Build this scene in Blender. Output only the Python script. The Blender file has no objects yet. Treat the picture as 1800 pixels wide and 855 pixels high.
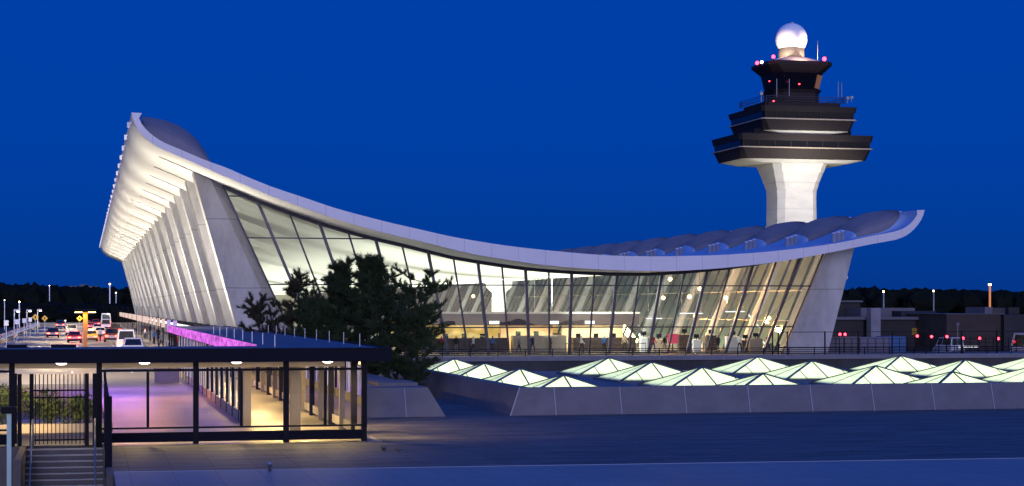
import bpy, bmesh, math, random
from mathutils import Vector, Matrix
R = math.radians
rnd = random.Random(7)
scene = bpy.context.scene
COL = scene.collection

# ------------------------------------------------------------------ camera
SA, CA = math.sin(math.atan(750/3200)), math.cos(math.atan(750/3200))
FPX, EYE = 3200.0, 4.6
cam_d = bpy.data.cameras.new('camera'); cam = bpy.data.objects.new('camera', cam_d); COL.objects.link(cam)
cam.location = (0, 0, EYE); cam.rotation_euler = (R(90), 0, -math.atan(750/3200))
cam_d.sensor_width = 36; cam_d.lens = 64; cam_d.shift_y = 0.0625
cam_d.clip_start = 0.5; cam_d.clip_end = 6000
scene.camera = cam

# ------------------------------------------------------------------ sky
world = bpy.data.worlds.new('World'); scene.world = world; world.use_nodes = True
nt = world.node_tree; N = nt.nodes; L = nt.links
bg = N['Background']
tc = N.new('ShaderNodeTexCoord'); sep = N.new('ShaderNodeSeparateXYZ'); L.new(tc.outputs['Generated'], sep.inputs[0])
ramp = N.new('ShaderNodeValToRGB'); L.new(sep.outputs['Z'], ramp.inputs[0])
cr = ramp.color_ramp
cr.elements[0].position = 0.0; cr.elements[0].color = (0.0015, 0.036, 0.235, 1)
cr.elements[1].position = 1.0; cr.elements[1].color = (0.02, 0.11, 0.62, 1)
for p, c in ((0.03, (0.0005, 0.043, 0.30, 1)), (0.09, (0.0, 0.050, 0.37, 1)), (0.17, (0.0, 0.050, 0.385, 1)), (0.45, (0.008, 0.085, 0.55, 1))):
    e = cr.elements.new(p); e.color = c
def wmath(op, a, b=None, clamp=False):
    m = N.new('ShaderNodeMath'); m.operation = op; m.use_clamp = clamp
    for i, q in enumerate((a, b)):
        if q is None: continue
        if isinstance(q, (int, float)): m.inputs[i].default_value = q
        else: L.new(q, m.inputs[i])
    return m.outputs[0]
back = wmath('MULTIPLY', sep.outputs['Y'], -1.0)
mr = N.new('ShaderNodeMapRange'); mr.interpolation_type = 'SMOOTHSTEP'; L.new(back, mr.inputs[0])
mr.inputs[1].default_value = 0.05; mr.inputs[2].default_value = 0.85
mz = N.new('ShaderNodeMapRange'); mz.interpolation_type = 'SMOOTHSTEP'; L.new(sep.outputs['Z'], mz.inputs[0])
mz.inputs[1].default_value = 0.65; mz.inputs[2].default_value = 0.02
mp = N.new('ShaderNodeMapping'); mp.inputs['Scale'].default_value = (2.2, 2.2, 9.0); L.new(tc.outputs['Generated'], mp.inputs[0])
nz = N.new('ShaderNodeTexNoise'); nz.inputs['Scale'].default_value = 2.0; nz.inputs['Detail'].default_value = 5; L.new(mp.outputs[0], nz.inputs[0])
cl = N.new('ShaderNodeValToRGB'); L.new(nz.outputs[0], cl.inputs[0])
cl.color_ramp.elements[0].position = 0.40; cl.color_ramp.elements[0].color = (0.16, 0.24, 0.36, 1)
cl.color_ramp.elements[1].position = 0.66; cl.color_ramp.elements[1].color = (1.05, 0.86, 0.80, 1)
fac = wmath('MULTIPLY', mr.outputs[0], mz.outputs[0])
mix = N.new('ShaderNodeMix'); mix.data_type = 'RGBA'
L.new(fac, mix.inputs[0]); L.new(ramp.outputs[0], mix.inputs[6]); L.new(cl.outputs[0], mix.inputs[7])
L.new(mix.outputs[2], bg.inputs['Color']); bg.inputs['Strength'].default_value = 1.0

# after-glow of the set sun, behind the camera
sun_d = bpy.data.lights.new('afterglow', 'SUN'); sun = bpy.data.objects.new('afterglow', sun_d); COL.objects.link(sun)
sun_d.energy = 1.6; sun_d.angle = R(16); sun_d.color = (0.52, 0.54, 1.0)
sun.rotation_euler = Vector((0.10, 0.98, -0.07)).to_track_quat('-Z', 'Y').to_euler()

scene.view_settings.view_transform = 'Standard'; scene.view_settings.look = 'None'
scene.view_settings.exposure = 0.0; scene.view_settings.gamma = 1.0; scene.view_settings.use_curve_mapping = False
scene.cycles.use_denoising = True
scene.cycles.max_bounces = 7; scene.cycles.transparent_max_bounces = 16; scene.cycles.diffuse_bounces = 3
scene.cycles.glossy_bounces = 3; scene.cycles.sample_clamp_indirect = 4.0
scene.cycles.caustics_reflective = False; scene.cycles.caustics_refractive = False

# ------------------------------------------------------------------ geometry helpers
def ray(u):
    return (u - 900) / FPX
def at(u, v, Y):                       # point on the vertical plane y = Y
    k = ray(u); x = Y * (SA + k*CA) / (CA - k*SA); D = x*SA + Y*CA
    return Vector((x, Y, EYE + (540 - v) / FPX * D))
def on(u, v, z=0.0):                   # point on the horizontal plane z
    D = (EYE - z) * FPX / (v - 540); r = ray(u) * D
    return Vector((D*SA + r*CA, D*CA - r*SA, z))
def dist(u, D, v=None):                # point at depth D
    r = ray(u) * D
    return Vector((D*SA + r*CA, D*CA - r*SA, EYE + (540 - (v if v is not None else 540)) / FPX * D))
def curve(pts):                        # piecewise linear function
    def f(x):
        if x <= pts[0][0]: return pts[0][1]
        for (a, b), (c, d) in zip(pts, pts[1:]):
            if x <= c: return b + (d - b) * (x - a) / (c - a)
        return pts[-1][1]
    return f

ORIGIN = {}
class MB:
    def __init__(self): self.v = []; self.f = []; self.m = []; self.smooth = []
    def add(self, verts, faces, mi=0, smooth=False):
        o = len(self.v); self.v += [Vector(p) for p in verts]
        for f in faces: self.f.append([o + i for i in f]); self.m.append(mi); self.smooth.append(smooth)
        return self
    def box(self, a, b, mi=0):
        x0, x1 = sorted((a[0], b[0])); y0, y1 = sorted((a[1], b[1])); z0, z1 = sorted((a[2], b[2]))
        return self.add([(x0,y0,z0),(x1,y0,z0),(x1,y1,z0),(x0,y1,z0),(x0,y0,z1),(x1,y0,z1),(x1,y1,z1),(x0,y1,z1)],
            [(0,3,2,1),(4,5,6,7),(0,1,5,4),(1,2,6,5),(2,3,7,6),(3,0,4,7)], mi)
    def hull8(self, bot, top, mi=0):   # frustum from two n-gons
        n = len(bot)
        return self.add(list(bot) + list(top), [tuple(reversed(range(n))), tuple(range(n, 2*n))] +
            [(i, (i+1) % n, n + (i+1) % n, n + i) for i in range(n)], mi)
    def bar(self, p, q, w, h=None, mi=0, up=(0,0,1)):
        p, q = Vector(p), Vector(q); h = h or w; d = (q - p).normalized(); U = Vector(up)
        if abs(d.dot(U)) > .98: U = Vector((0,1,0))
        s = d.cross(U).normalized() * w/2; t = s.cross(d).normalized() * h/2
        return self.hull8([p-s-t, p+s-t, p+s+t, p-s+t], [q-s-t, q+s-t, q+s+t, q-s+t], mi)
    def tube(self, pts, r, n=8, mi=0):
        pts = [Vector(p) for p in pts]; rs = r if isinstance(r, (list, tuple)) else [r]*len(pts); o = len(self.v)
        for i, p in enumerate(pts):
            d = (pts[min(i+1, len(pts)-1)] - pts[max(i-1, 0)]).normalized()
            U = Vector((0,0,1)) if abs(d.z) < .95 else Vector((0,1,0))
            s = d.cross(U).normalized(); t = s.cross(d)
            for k in range(n):
                a = 2*math.pi*k/n; self.v.append(p + (s*math.cos(a) + t*math.sin(a)) * rs[i])
        for i in range(len(pts)-1):
            for k in range(n):
                self.f.append([o+i*n+k, o+i*n+(k+1)%n, o+(i+1)*n+(k+1)%n, o+(i+1)*n+k]); self.m.append(mi); self.smooth.append(True)
        self.f.append([o+k for k in reversed(range(n))]); self.m.append(mi); self.smooth.append(False)
        e = o + (len(pts)-1)*n; self.f.append([e+k for k in range(n)]); self.m.append(mi); self.smooth.append(False)
        return self
    def lathe(self, c, prof, n=24, mi=0, rot=0, smooth=True):
        c = Vector(c); o = len(self.v)
        for (r, z) in prof:
            for k in range(n):
                a = 2*math.pi*k/n + rot; self.v.append(c + Vector((r*math.cos(a), r*math.sin(a), z)))
        for i in range(len(prof)-1):
            for k in range(n):
                self.f.append([o+i*n+k, o+i*n+(k+1)%n, o+(i+1)*n+(k+1)%n, o+(i+1)*n+k]); self.m.append(mi); self.smooth.append(smooth)
        self.f.append([o+k for k in reversed(range(n))]); self.m.append(mi); self.smooth.append(False)
        e = o + (len(prof)-1)*n; self.f.append([e+k for k in range(n)]); self.m.append(mi); self.smooth.append(False)
        return self
    def ball(self, c, r, n=14, mi=0, sz=1.0):
        m = n//2
        return self.lathe(c, [(max(r*math.sin(math.pi*i/m), r*.01), -r*sz*math.cos(math.pi*i/m)) for i in range(m+1)], n, mi)
    def quad(self, a, b, c, d, mi=0): return self.add([a,b,c,d], [(0,1,2,3)], mi)
    def build(self, name, mats, parent=None):
        o0 = ORIGIN.get(parent.name, Vector()) if parent else Vector()
        me = bpy.data.meshes.new(name); me.from_pydata([tuple(p - o0) for p in self.v], [], self.f)
        for mt in (mats if isinstance(mats, (list, tuple)) else [mats]): me.materials.append(mt)
        me.polygons.foreach_set('material_index', self.m); me.polygons.foreach_set('use_smooth', self.smooth)
        me.update()
        ob = bpy.data.objects.new(name, me); COL.objects.link(ob)
        if parent: ob.parent = parent; ORIGIN[ob.name] = o0
        return ob
def tag(o, label=None, cat=None, group=None, kind=None):
    for k, val in (('label', label), ('category', cat), ('group', group), ('kind', kind)):
        if val: o[k] = val
    return o
def empty(name, loc, label, cat, group=None, rz=0.0, local=False):
    o = bpy.data.objects.new(name, None); COL.objects.link(o); o.location = loc; o.rotation_euler = (0, 0, rz)
    o.empty_display_size = .2
    ORIGIN[o.name] = Vector() if local else Vector(loc)
    return tag(o, label, cat, group)
def copy_tree(o, parent=None):
    c = o.copy(); COL.objects.link(c)
    if parent: c.parent = parent
    for ch in list(o.children): copy_tree(ch, c)
    return c
def lamp(name, kind, loc, target, energy, color, **kw):
    d = bpy.data.lights.new(name, kind); o = bpy.data.objects.new(name, d); COL.objects.link(o)
    o.location = loc; d.energy = energy; d.color = color
    if target is not None: o.rotation_euler = (Vector(target) - Vector(loc)).to_track_quat('-Z', 'Y').to_euler()
    if 'rot' in kw: o.rotation_euler = kw.pop('rot')
    for k, val in kw.items(): setattr(d, k, val)
    return o

# ------------------------------------------------------------------ materials
def mat(name, col, rough=.7, metal=0.0, var=0.0, scale=1.0, stretch=(1,1,1), bump=0.0, bscale=None, emit=None, estr=0.0, spec=.4, col2=None, detail=6):
    m = bpy.data.materials.new(name); m.use_nodes = True; n = m.node_tree.nodes; l = m.node_tree.links; b = n['Principled BSDF']
    b.inputs['Base Color'].default_value = (*col, 1); b.inputs['Roughness'].default_value = rough; b.inputs['Metallic'].default_value = metal
    b.inputs['Specular IOR Level'].default_value = spec
    if emit: b.inputs['Emission Color'].default_value = (*emit, 1); b.inputs['Emission Strength'].default_value = estr
    if var or bump or col2:
        t = n.new('ShaderNodeTexCoord'); q = n.new('ShaderNodeMapping'); q.inputs['Scale'].default_value = stretch; l.new(t.outputs['Object'], q.inputs[0])
    if var or col2:
        z = n.new('ShaderNodeTexNoise'); z.inputs['Scale'].default_value = scale; z.inputs['Detail'].default_value = detail; z.inputs['Roughness'].default_value = .65; l.new(q.outputs[0], z.inputs[0])
        c = n.new('ShaderNodeValToRGB'); c.color_ramp.elements[0].position = .3; c.color_ramp.elements[1].position = .7
        c2 = col2 or tuple(min(1, x*(1+var)) for x in col); c1 = col if col2 else tuple(x*(1-var) for x in col)
        c.color_ramp.elements[0].color = (*c1, 1); c.color_ramp.elements[1].color = (*c2, 1)
        l.new(z.outputs[0], c.inputs[0]); l.new(c.outputs[0], b.inputs['Base Color'])
    if bump:
        z2 = n.new('ShaderNodeTexNoise'); z2.inputs['Scale'].default_value = bscale or scale*6; z2.inputs['Detail'].default_value = 4; l.new(q.outputs[0], z2.inputs[0])
        bp = n.new('ShaderNodeBump'); bp.inputs['Strength'].default_value = bump; bp.inputs['Distance'].default_value = .05
        l.new(z2.outputs[0], bp.inputs['Height']); l.new(bp.outputs[0], b.inputs['Normal'])
    return m
def glow(name, col, s, var=0.0, scale=3.0, stretch=(1,1,1)):
    m = bpy.data.materials.new(name); m.use_nodes = True; n = m.node_tree.nodes; l = m.node_tree.links; n.clear()
    o = n.new('ShaderNodeOutputMaterial'); e = n.new('ShaderNodeEmission'); e.inputs[0].default_value = (*col, 1); e.inputs[1].default_value = s
    l.new(e.outputs[0], o.inputs[0])
    if var:
        t = n.new('ShaderNodeTexCoord'); q = n.new('ShaderNodeMapping'); q.inputs['Scale'].default_value = stretch; l.new(t.outputs['Object'], q.inputs[0])
        z = n.new('ShaderNodeTexNoise'); z.inputs['Scale'].default_value = scale; l.new(q.outputs[0], z.inputs[0])
        r = n.new('ShaderNodeMapRange'); r.inputs[1].default_value = .3; r.inputs[2].default_value = .7; r.inputs[3].default_value = s*(1-var); r.inputs[4].default_value = s*(1+var)
        l.new(z.outputs[0], r.inputs[0]); l.new(r.outputs[0], e.inputs[1])
    return m
def glassmat(name, tint, base=.05, gl=(1,1,1), rough=0.0, ior=1.5, wave=0.0):
    m = bpy.data.materials.new(name); m.use_nodes = True; n = m.node_tree.nodes; l = m.node_tree.links; n.clear()
    o = n.new('ShaderNodeOutputMaterial'); t = n.new('ShaderNodeBsdfTransparent'); t.inputs[0].default_value = (*tint, 1)
    g = n.new('ShaderNodeBsdfGlossy'); g.inputs[0].default_value = (*gl, 1); g.inputs['Roughness'].default_value = rough
    fr = n.new('ShaderNodeFresnel'); fr.inputs[0].default_value = ior
    a = n.new('ShaderNodeMath'); a.operation = 'ADD'; a.use_clamp = True; a.inputs[1].default_value = base; l.new(fr.outputs[0], a.inputs[0])
    x = n.new('ShaderNodeMixShader'); l.new(a.outputs[0], x.inputs[0]); l.new(t.outputs[0], x.inputs[1]); l.new(g.outputs[0], x.inputs[2]); l.new(x.outputs[0], o.inputs[0])
    if wave:
        tcn = n.new('ShaderNodeTexCoord'); z = n.new('ShaderNodeTexNoise'); z.inputs['Scale'].default_value = .35; z.inputs['Detail'].default_value = 1
        l.new(tcn.outputs['Object'], z.inputs[0]); bp = n.new('ShaderNodeBump'); bp.inputs['Strength'].default_value = wave; bp.inputs['Distance'].default_value = .05
        l.new(z.outputs[0], bp.inputs['Height']); l.new(bp.outputs[0], g.inputs['Normal'])
    return m
M = {}
M['soffit'] = mat('painted_soffit', (.72,.71,.68), .7, var=.06, scale=.12, stretch=(1,.6,1))
M['roof_top'] = mat('roof_membrane', (.22,.20,.215), .85, var=.16, scale=.5, stretch=(1,2.5,.4), bump=.25, bscale=5)
M['roof_gutter'] = mat('roof_gutter_membrane', (.40,.52,.68), .55, var=.12, scale=.8)
M['concrete'] = mat('board_marked_concrete', (.40,.39,.37), .8, var=.32, scale=.33, stretch=(1.2,1.2,.45), bump=.2, bscale=3, detail=9)
M['concrete_pale'] = mat('pale_concrete', (.50,.49,.45), .8, var=.12, scale=.25, stretch=(1,1,2.5), bump=.1)
M['frame'] = mat('dark_aluminium', (.022,.02,.026), .45, var=.1, scale=2)
M['frame_violet'] = mat('bronze_mullion', (.05,.04,.05), .4)
M['black_steel'] = mat('black_steel', (.011,.0105,.013), .7, var=.2, scale=3, spec=.12)
M['grey_steel'] = mat('grey_steel', (.30,.31,.33), .4, .7, var=.1, scale=4)
M['zinc'] = mat('zinc_duct', (.60,.62,.66), .35, .45, var=.08, scale=6)
M['granite'] = mat('precast_granite', (.14,.138,.155), .75, var=.14, scale=1.2, bump=.12, bscale=30, stretch=(1,1,1.3), detail=10)
M['joint'] = mat('joint_and_lit_edge', (.33,.34,.38), .7)
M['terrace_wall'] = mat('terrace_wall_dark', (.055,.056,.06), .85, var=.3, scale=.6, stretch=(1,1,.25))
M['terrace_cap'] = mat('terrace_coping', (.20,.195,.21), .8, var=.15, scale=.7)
M['interior_floor'] = mat('terrazzo_floor', (.19,.18,.15), .22, var=.1, scale=.6)
M['brown'] = mat('brown_counter', (.045,.028,.02), .4, var=.2, scale=1)
M['beige'] = mat('beige_panel', (.42,.34,.24), .5, var=.08, scale=1)
M['taupe'] = mat('taupe_post', (.17,.15,.12), .5, var=.08, scale=2)
M['cream_wall'] = mat('cream_wall', (.62,.58,.46), .6, var=.06, scale=.5)
M['white_plaster'] = mat('white_plaster', (.80,.80,.77), .7, var=.03, scale=1)
M['tower_brown'] = mat('tower_bronze_cladding', (.024,.018,.017), .65, spec=.2, var=.15, scale=.8, stretch=(4,4,.2))
M['tower_glass'] = mat('tower_dark_glass', (.005,.006,.010), .10, spec=.25)
M['tower_amber'] = mat('tower_amber_glass', (.20,.10,.05), .2, emit=(.5,.22,.1), estr=.25)
M['tower_soffit'] = mat('tower_pale_soffit', (.55,.54,.50), .7, var=.1, scale=.6)
M['radome'] = mat('radome_white', (.82,.81,.80), .45, var=.02, scale=.8)
M['copper'] = mat('warm_roof_metal', (.50,.40,.36), .5, var=.12, scale=1.2)
M['roofing_blue'] = mat('standing_seam_roof', (.10,.11,.14), .6, var=.12, scale=1.5, stretch=(1,.2,1))
M['fascia_dark'] = mat('dark_fascia', (.008,.008,.014), .8, var=.1, scale=1.2, spec=.12)
M['shelter_ceiling'] = mat('shelter_ceiling', (.62,.55,.40), .6, var=.05, scale=1)
M['stone_pale'] = mat('pale_paver', (.36,.33,.29), .75, var=.12, scale=.9, bump=.08, bscale=20)
M['white_paint'] = mat('white_paint', (.75,.75,.74), .5)
M['pale_green'] = mat('pale_green_paint', (.45,.62,.52), .5, var=.05, scale=3)
M['bark'] = mat('pine_bark', (.045,.035,.028), .9, var=.3, scale=5, stretch=(1,1,.3))
M['needle'] = mat('pine_needles', (.018,.030,.013), .8, col2=(.045,.066,.027), spec=.15, scale=1.1)
M['needle_dry'] = mat('pine_needles_brownish', (.034,.028,.016), .8, col2=(.056,.052,.027), spec=.15, scale=1.3)
M['shrub'] = mat('shrub_leaves', (.03,.055,.016), .7, col2=(.065,.10,.03), scale=6)
M['forest'] = mat('far_wood', (.005,.007,.005), .95, col2=(.012,.015,.010), spec=.05, scale=.12)
M['earth'] = mat('dark_ground', (.028,.030,.026), .95, var=.4, scale=.08, bump=.2, bscale=.8)
M['pebbles'] = mat('pebble_bed', (.05,.042,.035), .9, col2=(.20,.18,.15), scale=7, bump=.8, bscale=9, detail=2)
M['rubber'] = mat('tyre_rubber', (.015,.015,.016), .85)
M['car_glass'] = mat('car_glass', (.01,.011,.016), .08, spec=.8)
M['rim'] = mat('wheel_rim', (.5,.5,.52), .3, .8)
M['plate'] = mat('number_plate', (.6,.6,.58), .5)
M['tail'] = glow('tail_lamp', (1,.05,.03), 18)
M['red_lamp'] = glow('red_beacon', (1,.03,.05), 14)
M['white_lamp'] = glow('white_lamp', (1,.93,.85), 9)
M['warm_lamp'] = glow('warm_lamp', (1,.52,.18), 16)
M['sign_white'] = glow('lit_sign_white', (.95,.97,1), 2.2)
M['sign_pink'] = glow('lit_sign_pink', (1,.72,.64), .85)
M['sign_lilac'] = glow('lit_sign_lilac', (.60,.45,.95), .8)
M['yellow_sign'] = mat('yellow_sign', (.75,.42,.02), .4, emit=(.9,.5,.02), estr=.25)
M['led_purple'] = glow('purple_led_fascia', (.72,.16,.80), 1.0, var=.5, scale=1.2, stretch=(1,.9,3))
M['lit_yellow'] = glow('lit_shop_wall', (1,.62,.16), .75, var=.35, scale=.7)
M['lit_orange'] = glow('lit_orange_panel', (1,.26,.05), .9)
M['facade_glass'] = glassmat('facade_glass', (.92,.96,.92), .09, wave=.25)
M['side_glass'] = glassmat('field_side_glass', (.42,.46,.46), .10, gl=(.80,.95,.86), rough=.04)
M['shelter_glass'] = glassmat('shelter_glass', (.94,.95,.95), .02)

# fascia of the roof: white panels with narrow joints
def fascia_mat():
    m = mat('roof_edge_panels', (.66,.64,.66), .5, var=.04, scale=.3); n = m.node_tree.nodes; l = m.node_tree.links; b = n['Principled BSDF']
    t = n.new('ShaderNodeTexCoord'); s = n.new('ShaderNodeSeparateXYZ'); l.new(t.outputs['Object'], s.inputs[0])
    d = n.new('ShaderNodeMath'); d.operation = 'DIVIDE'; d.inputs[1].default_value = 2.55; l.new(s.outputs['X'], d.inputs[0])
    f = n.new('ShaderNodeMath'); f.operation = 'FRACT'; l.new(d.outputs[0], f.inputs[0])
    c = n.new('ShaderNodeMath'); c.operation = 'LESS_THAN'; c.inputs[1].default_value = .022; l.new(f.outputs[0], c.inputs[0])
    x = n.new('ShaderNodeMix'); x.data_type = 'RGBA'; l.new(c.outputs[0], x.inputs[0])
    src = b.inputs['Base Color'].links[0].from_socket; l.new(src, x.inputs[6]); x.inputs[7].default_value = (.46,.45,.48,1)
    l.new(x.outputs[2], b.inputs['Base Color']); return m
M['fascia'] = fascia_mat()
def pour_lines(m, pitch, dark):
    n = m.node_tree.nodes; l = m.node_tree.links; b = n['Principled BSDF']
    t = n.new('ShaderNodeTexCoord'); sp = n.new('ShaderNodeSeparateXYZ'); l.new(t.outputs['Object'], sp.inputs[0])
    nz_ = n.new('ShaderNodeTexNoise'); nz_.inputs['Scale'].default_value = .6; l.new(t.outputs['Object'], nz_.inputs[0])
    ad = n.new('ShaderNodeMath'); ad.operation = 'MULTIPLY_ADD'; l.new(nz_.outputs[0], ad.inputs[0]); ad.inputs[1].default_value = .12; l.new(sp.outputs['Z'], ad.inputs[2])
    d = n.new('ShaderNodeMath'); d.operation = 'DIVIDE'; d.inputs[1].default_value = pitch; l.new(ad.outputs[0], d.inputs[0])
    f = n.new('ShaderNodeMath'); f.operation = 'FRACT'; l.new(d.outputs[0], f.inputs[0])
    c = n.new('ShaderNodeMath'); c.operation = 'LESS_THAN'; c.inputs[1].default_value = .016; l.new(f.outputs[0], c.inputs[0])
    x = n.new('ShaderNodeMix'); x.data_type = 'RGBA'; x.blend_type = 'MULTIPLY'; l.new(c.outputs[0], x.inputs[0])
    l.new(b.inputs['Base Color'].links[0].from_socket, x.inputs[6]); x.inputs[7].default_value = (dark,dark,dark,1); l.new(x.outputs[2], b.inputs['Base Color'])
pour_lines(M['concrete'], 6.4, .62); pour_lines(M['concrete_pale'], 5.0, .72)
def skylight_mat():
    m = bpy.data.materials.new('frosted_skylight'); m.use_nodes = True; n = m.node_tree.nodes; l = m.node_tree.links; n.clear()
    o = n.new('ShaderNodeOutputMaterial'); t = n.new('ShaderNodeBsdfTranslucent'); g = n.new('ShaderNodeBsdfGlossy'); g.inputs['Roughness'].default_value = .25
    tcn = n.new('ShaderNodeTexCoord'); q = n.new('ShaderNodeMapping'); q.inputs['Scale'].default_value = (2.5, .35, .35); l.new(tcn.outputs['Object'], q.inputs[0])
    z = n.new('ShaderNodeTexNoise'); z.inputs['Scale'].default_value = 2.2; z.inputs['Detail'].default_value = 5; l.new(q.outputs[0], z.inputs[0])
    c = n.new('ShaderNodeValToRGB'); c.color_ramp.elements[0].position = .32; c.color_ramp.elements[0].color = (.66,.78,.56,1)
    c.color_ramp.elements[1].position = .62; c.color_ramp.elements[1].color = (.84,.93,.72,1); l.new(z.outputs[0], c.inputs[0]); l.new(c.outputs[0], t.inputs[0])
    fr = n.new('ShaderNodeFresnel'); fr.inputs[0].default_value = 1.4
    x = n.new('ShaderNodeMixShader'); l.new(fr.outputs[0], x.inputs[0]); l.new(t.outputs[0], x.inputs[1]); l.new(g.outputs[0], x.inputs[2]); l.new(x.outputs[0], o.inputs[0])
    return m
M['skylight'] = skylight_mat()
# plaza: narrow dark boards / ballast rows, and paving slabs
def paving(name, c1, c2, mortar, w, h, rough=.7, msize=.012, noise=.5):
    m = bpy.data.materials.new(name); m.use_nodes = True; n = m.node_tree.nodes; l = m.node_tree.links; b = n['Principled BSDF']
    t = n.new('ShaderNodeTexCoord'); br = n.new('ShaderNodeTexBrick'); l.new(t.outputs['Object'], br.inputs[0])
    br.inputs['Scale'].default_value = 1.0; br.inputs['Brick Width'].default_value = w; br.inputs['Row Height'].default_value = h
    br.inputs['Mortar Size'].default_value = msize; br.inputs['Color1'].default_value = (*c1,1); br.inputs['Color2'].default_value = (*c2,1); br.inputs['Mortar'].default_value = (*mortar,1)
    mq = n.new('ShaderNodeMapping'); mq.inputs['Scale'].default_value = (.35,1.6,1); l.new(t.outputs['Object'], mq.inputs[0])
    z = n.new('ShaderNodeTexNoise'); z.inputs['Scale'].default_value = .8; z.inputs['Detail'].default_value = 9; z.inputs['Roughness'].default_value = .7; l.new(mq.outputs[0], z.inputs[0])
    r = n.new('ShaderNodeMapRange'); r.inputs[1].default_value = .25; r.inputs[2].default_value = .75; r.inputs[3].default_value = 1-noise; r.inputs[4].default_value = 1+noise*.6; l.new(z.outputs[0], r.inputs[0])
    x = n.new('ShaderNodeMix'); x.data_type = 'RGBA'; x.blend_type = 'MULTIPLY'; x.inputs[0].default_value = 1; l.new(br.outputs[0], x.inputs[6]); l.new(r.outputs[0], x.inputs[7])
    l.new(x.outputs[2], b.inputs['Base Color']); b.inputs['Roughness'].default_value = rough
    bp = n.new('ShaderNodeBump'); bp.inputs['Strength'].default_value = .4; bp.inputs['Distance'].default_value = .02; l.new(br.outputs['Fac'], bp.inputs['Height']); bp.invert = True
    l.new(bp.outputs[0], b.inputs['Normal']); return m
M['plaza'] = paving('plaza_pavers', (.15,.145,.14), (.080,.081,.085), (.022,.022,.025), 2.4, .30, .7, .026, .8)
M['strip'] = paving('coping_slabs', (.25,.255,.26), (.22,.225,.235), (.14,.14,.15), 1.15, 9.0, .6, .012, .15)
M['walk'] = paving('walkway_slabs', (.235,.21,.18), (.20,.18,.155), (.09,.08,.07), 3.0, 1.5, .38, .012, .2)
M['road'] = mat('concrete_road', (.20,.185,.16), .45, var=.15, scale=.25, stretch=(1,.3,1))
M['asphalt'] = mat('asphalt', (.05,.05,.05), .6, var=.2, scale=.4)
M['step'] = mat('stair_concrete', (.11,.095,.08), .8, var=.2, scale=1.5)

# ------------------------------------------------------------------ ground and paved levels
YF, YE, BAY, NB = 172.0, 163.4, 12.2, 29
YEND = YF + BAY*(NB-1) + 8.6
LOW = -1.7
g = MB(); g.quad((-3000,-300,LOW),(3000,-300,LOW),(3000,4500,LOW),(-3000,4500,LOW)); tag(g.build('ground', M['earth']), kind='structure')
g = MB(); g.box((0.75,30,LOW-.2),(60,113,0)); tag(g.build('plaza', M['plaza']), kind='structure')
g = MB(); g.add([(.75,30,.12),(70,30,.12),(70,46.6,.12),(.75,50.6,.12),(.75,30,.004),(70,30,.004),(70,46.6,.004),(.75,50.6,.004)],
    [(0,1,2,3),(3,2,6,7),(0,3,7,4)]); g.bar((.75,50.58,.122),(70,46.58,.122),.06,.02,1); tag(g.build('pavement_strip', [M['strip'], M['joint']]), kind='structure')  # pale bar paints the light caught along the kerb edge
g = MB(); g.box((.78,61.4,.004),(9.9,113,.008)); tag(g.build('walkway_floor', M['walk']), kind='structure')
g = MB(); g.box((-14,62.4,LOW-.2),(.72,112,-.004)); tag(g.build('side_pavement', M['asphalt']), kind='structure')
g = MB(); g.box((-11.5,112.1,LOW-.2),(14.5,540,-.006)); tag(g.build('road', M['road']), kind='structure')
g = MB(); g.box((7.2,138,-.004),(14.4,520,.13)); tag(g.build('sidewalk', M['stone_pale']), kind='structure')
g = MB(); g.box((14.6,150.6,LOW-.2),(140,172.0,-.01)); tag(g.build('terrace', M['stone_pale']), kind='structure')
g = MB()
for x in (-5.2, -.9, 3.2):
    for i in range(34): g.box((x-.07, 130+i*11, .002), (x+.07, 134+i*11, .006))
tag(g.build('lane_markings', M['white_paint']), kind='structure')

# ------------------------------------------------------------------ terminal building
T = empty('terminal_building', (44,172,0), 'long terminal with a swooping hammock roof, leaning concrete columns and a glass end wall', 'terminal')
outer = [(231,198),(231.5,203),(236,216),(245,232),(259,246),(280,260),(319,277),(354,292.5),(392,309),(430,325),(480,346),(532,365),(584,383),(640,400),(690,413),(740,424.5),(800,439.5),
         (835,447.5),(890,456.5),(940,464),(985,469),(1040,473),(1090,475.5),(1150,476.8),(1200,476),(1276,471),(1367,460.7),(1463,443.5),(1524,431),(1565,423.5),(1583,419),(1598,411),(1609,400.7),(1618,389),(1622.7,379),(1625.5,369.5)]
inner = [(249.5,199),(244.5,208),(248,216.5),(261,232),(285,249),(322,265),(359,281),(400,296),(434,311),(482,330),(536,348),(586,365),(640,380),(690,392.6),(740,404),(788,415),(835,423.5),(890,432),(940,438),(985,442.5),
         (1040,447.3),(1090,450),(1150,451),(1200,450.3),(1276,448),(1367,441),(1463,429),(1524,416.7),(1565,409),(1583,404),(1596,397),(1604.5,389),(1611,380),(1614,374),(1612,369.7)]
def resample(pts, n):
    P = [at(u, v, YE) for u, v in pts]
    # Catmull-Rom densify
    Q = []
    for i in range(len(P)-1):
        p0, p1, p2, p3 = P[max(i-1,0)], P[i], P[i+1], P[min(i+2, len(P)-1)]
        for k in range(8):
            t = k/8; Q.append(.5*((2*p1)+(p2-p0)*t+(2*p0-5*p1+4*p2-p3)*t*t+(3*p1-p0-3*p2+p3)*t**3))
    Q.append(P[-1]); ln = [0]
    for a, b in zip(Q, Q[1:]): ln.append(ln[-1] + (b-a).length)
    out = []; j = 0
    for i in range(n):
        s = ln[-1]*i/(n-1)
        while j < len(ln)-2 and ln[j+1] < s: j += 1
        t = (s-ln[j])/max(1e-9, ln[j+1]-ln[j]); p = Q[j].lerp(Q[j+1], t); out.append((p.x, p.z))
    return out
NP = 150
PO, PI_ = resample(outer, NP), resample(inner, NP)
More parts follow.
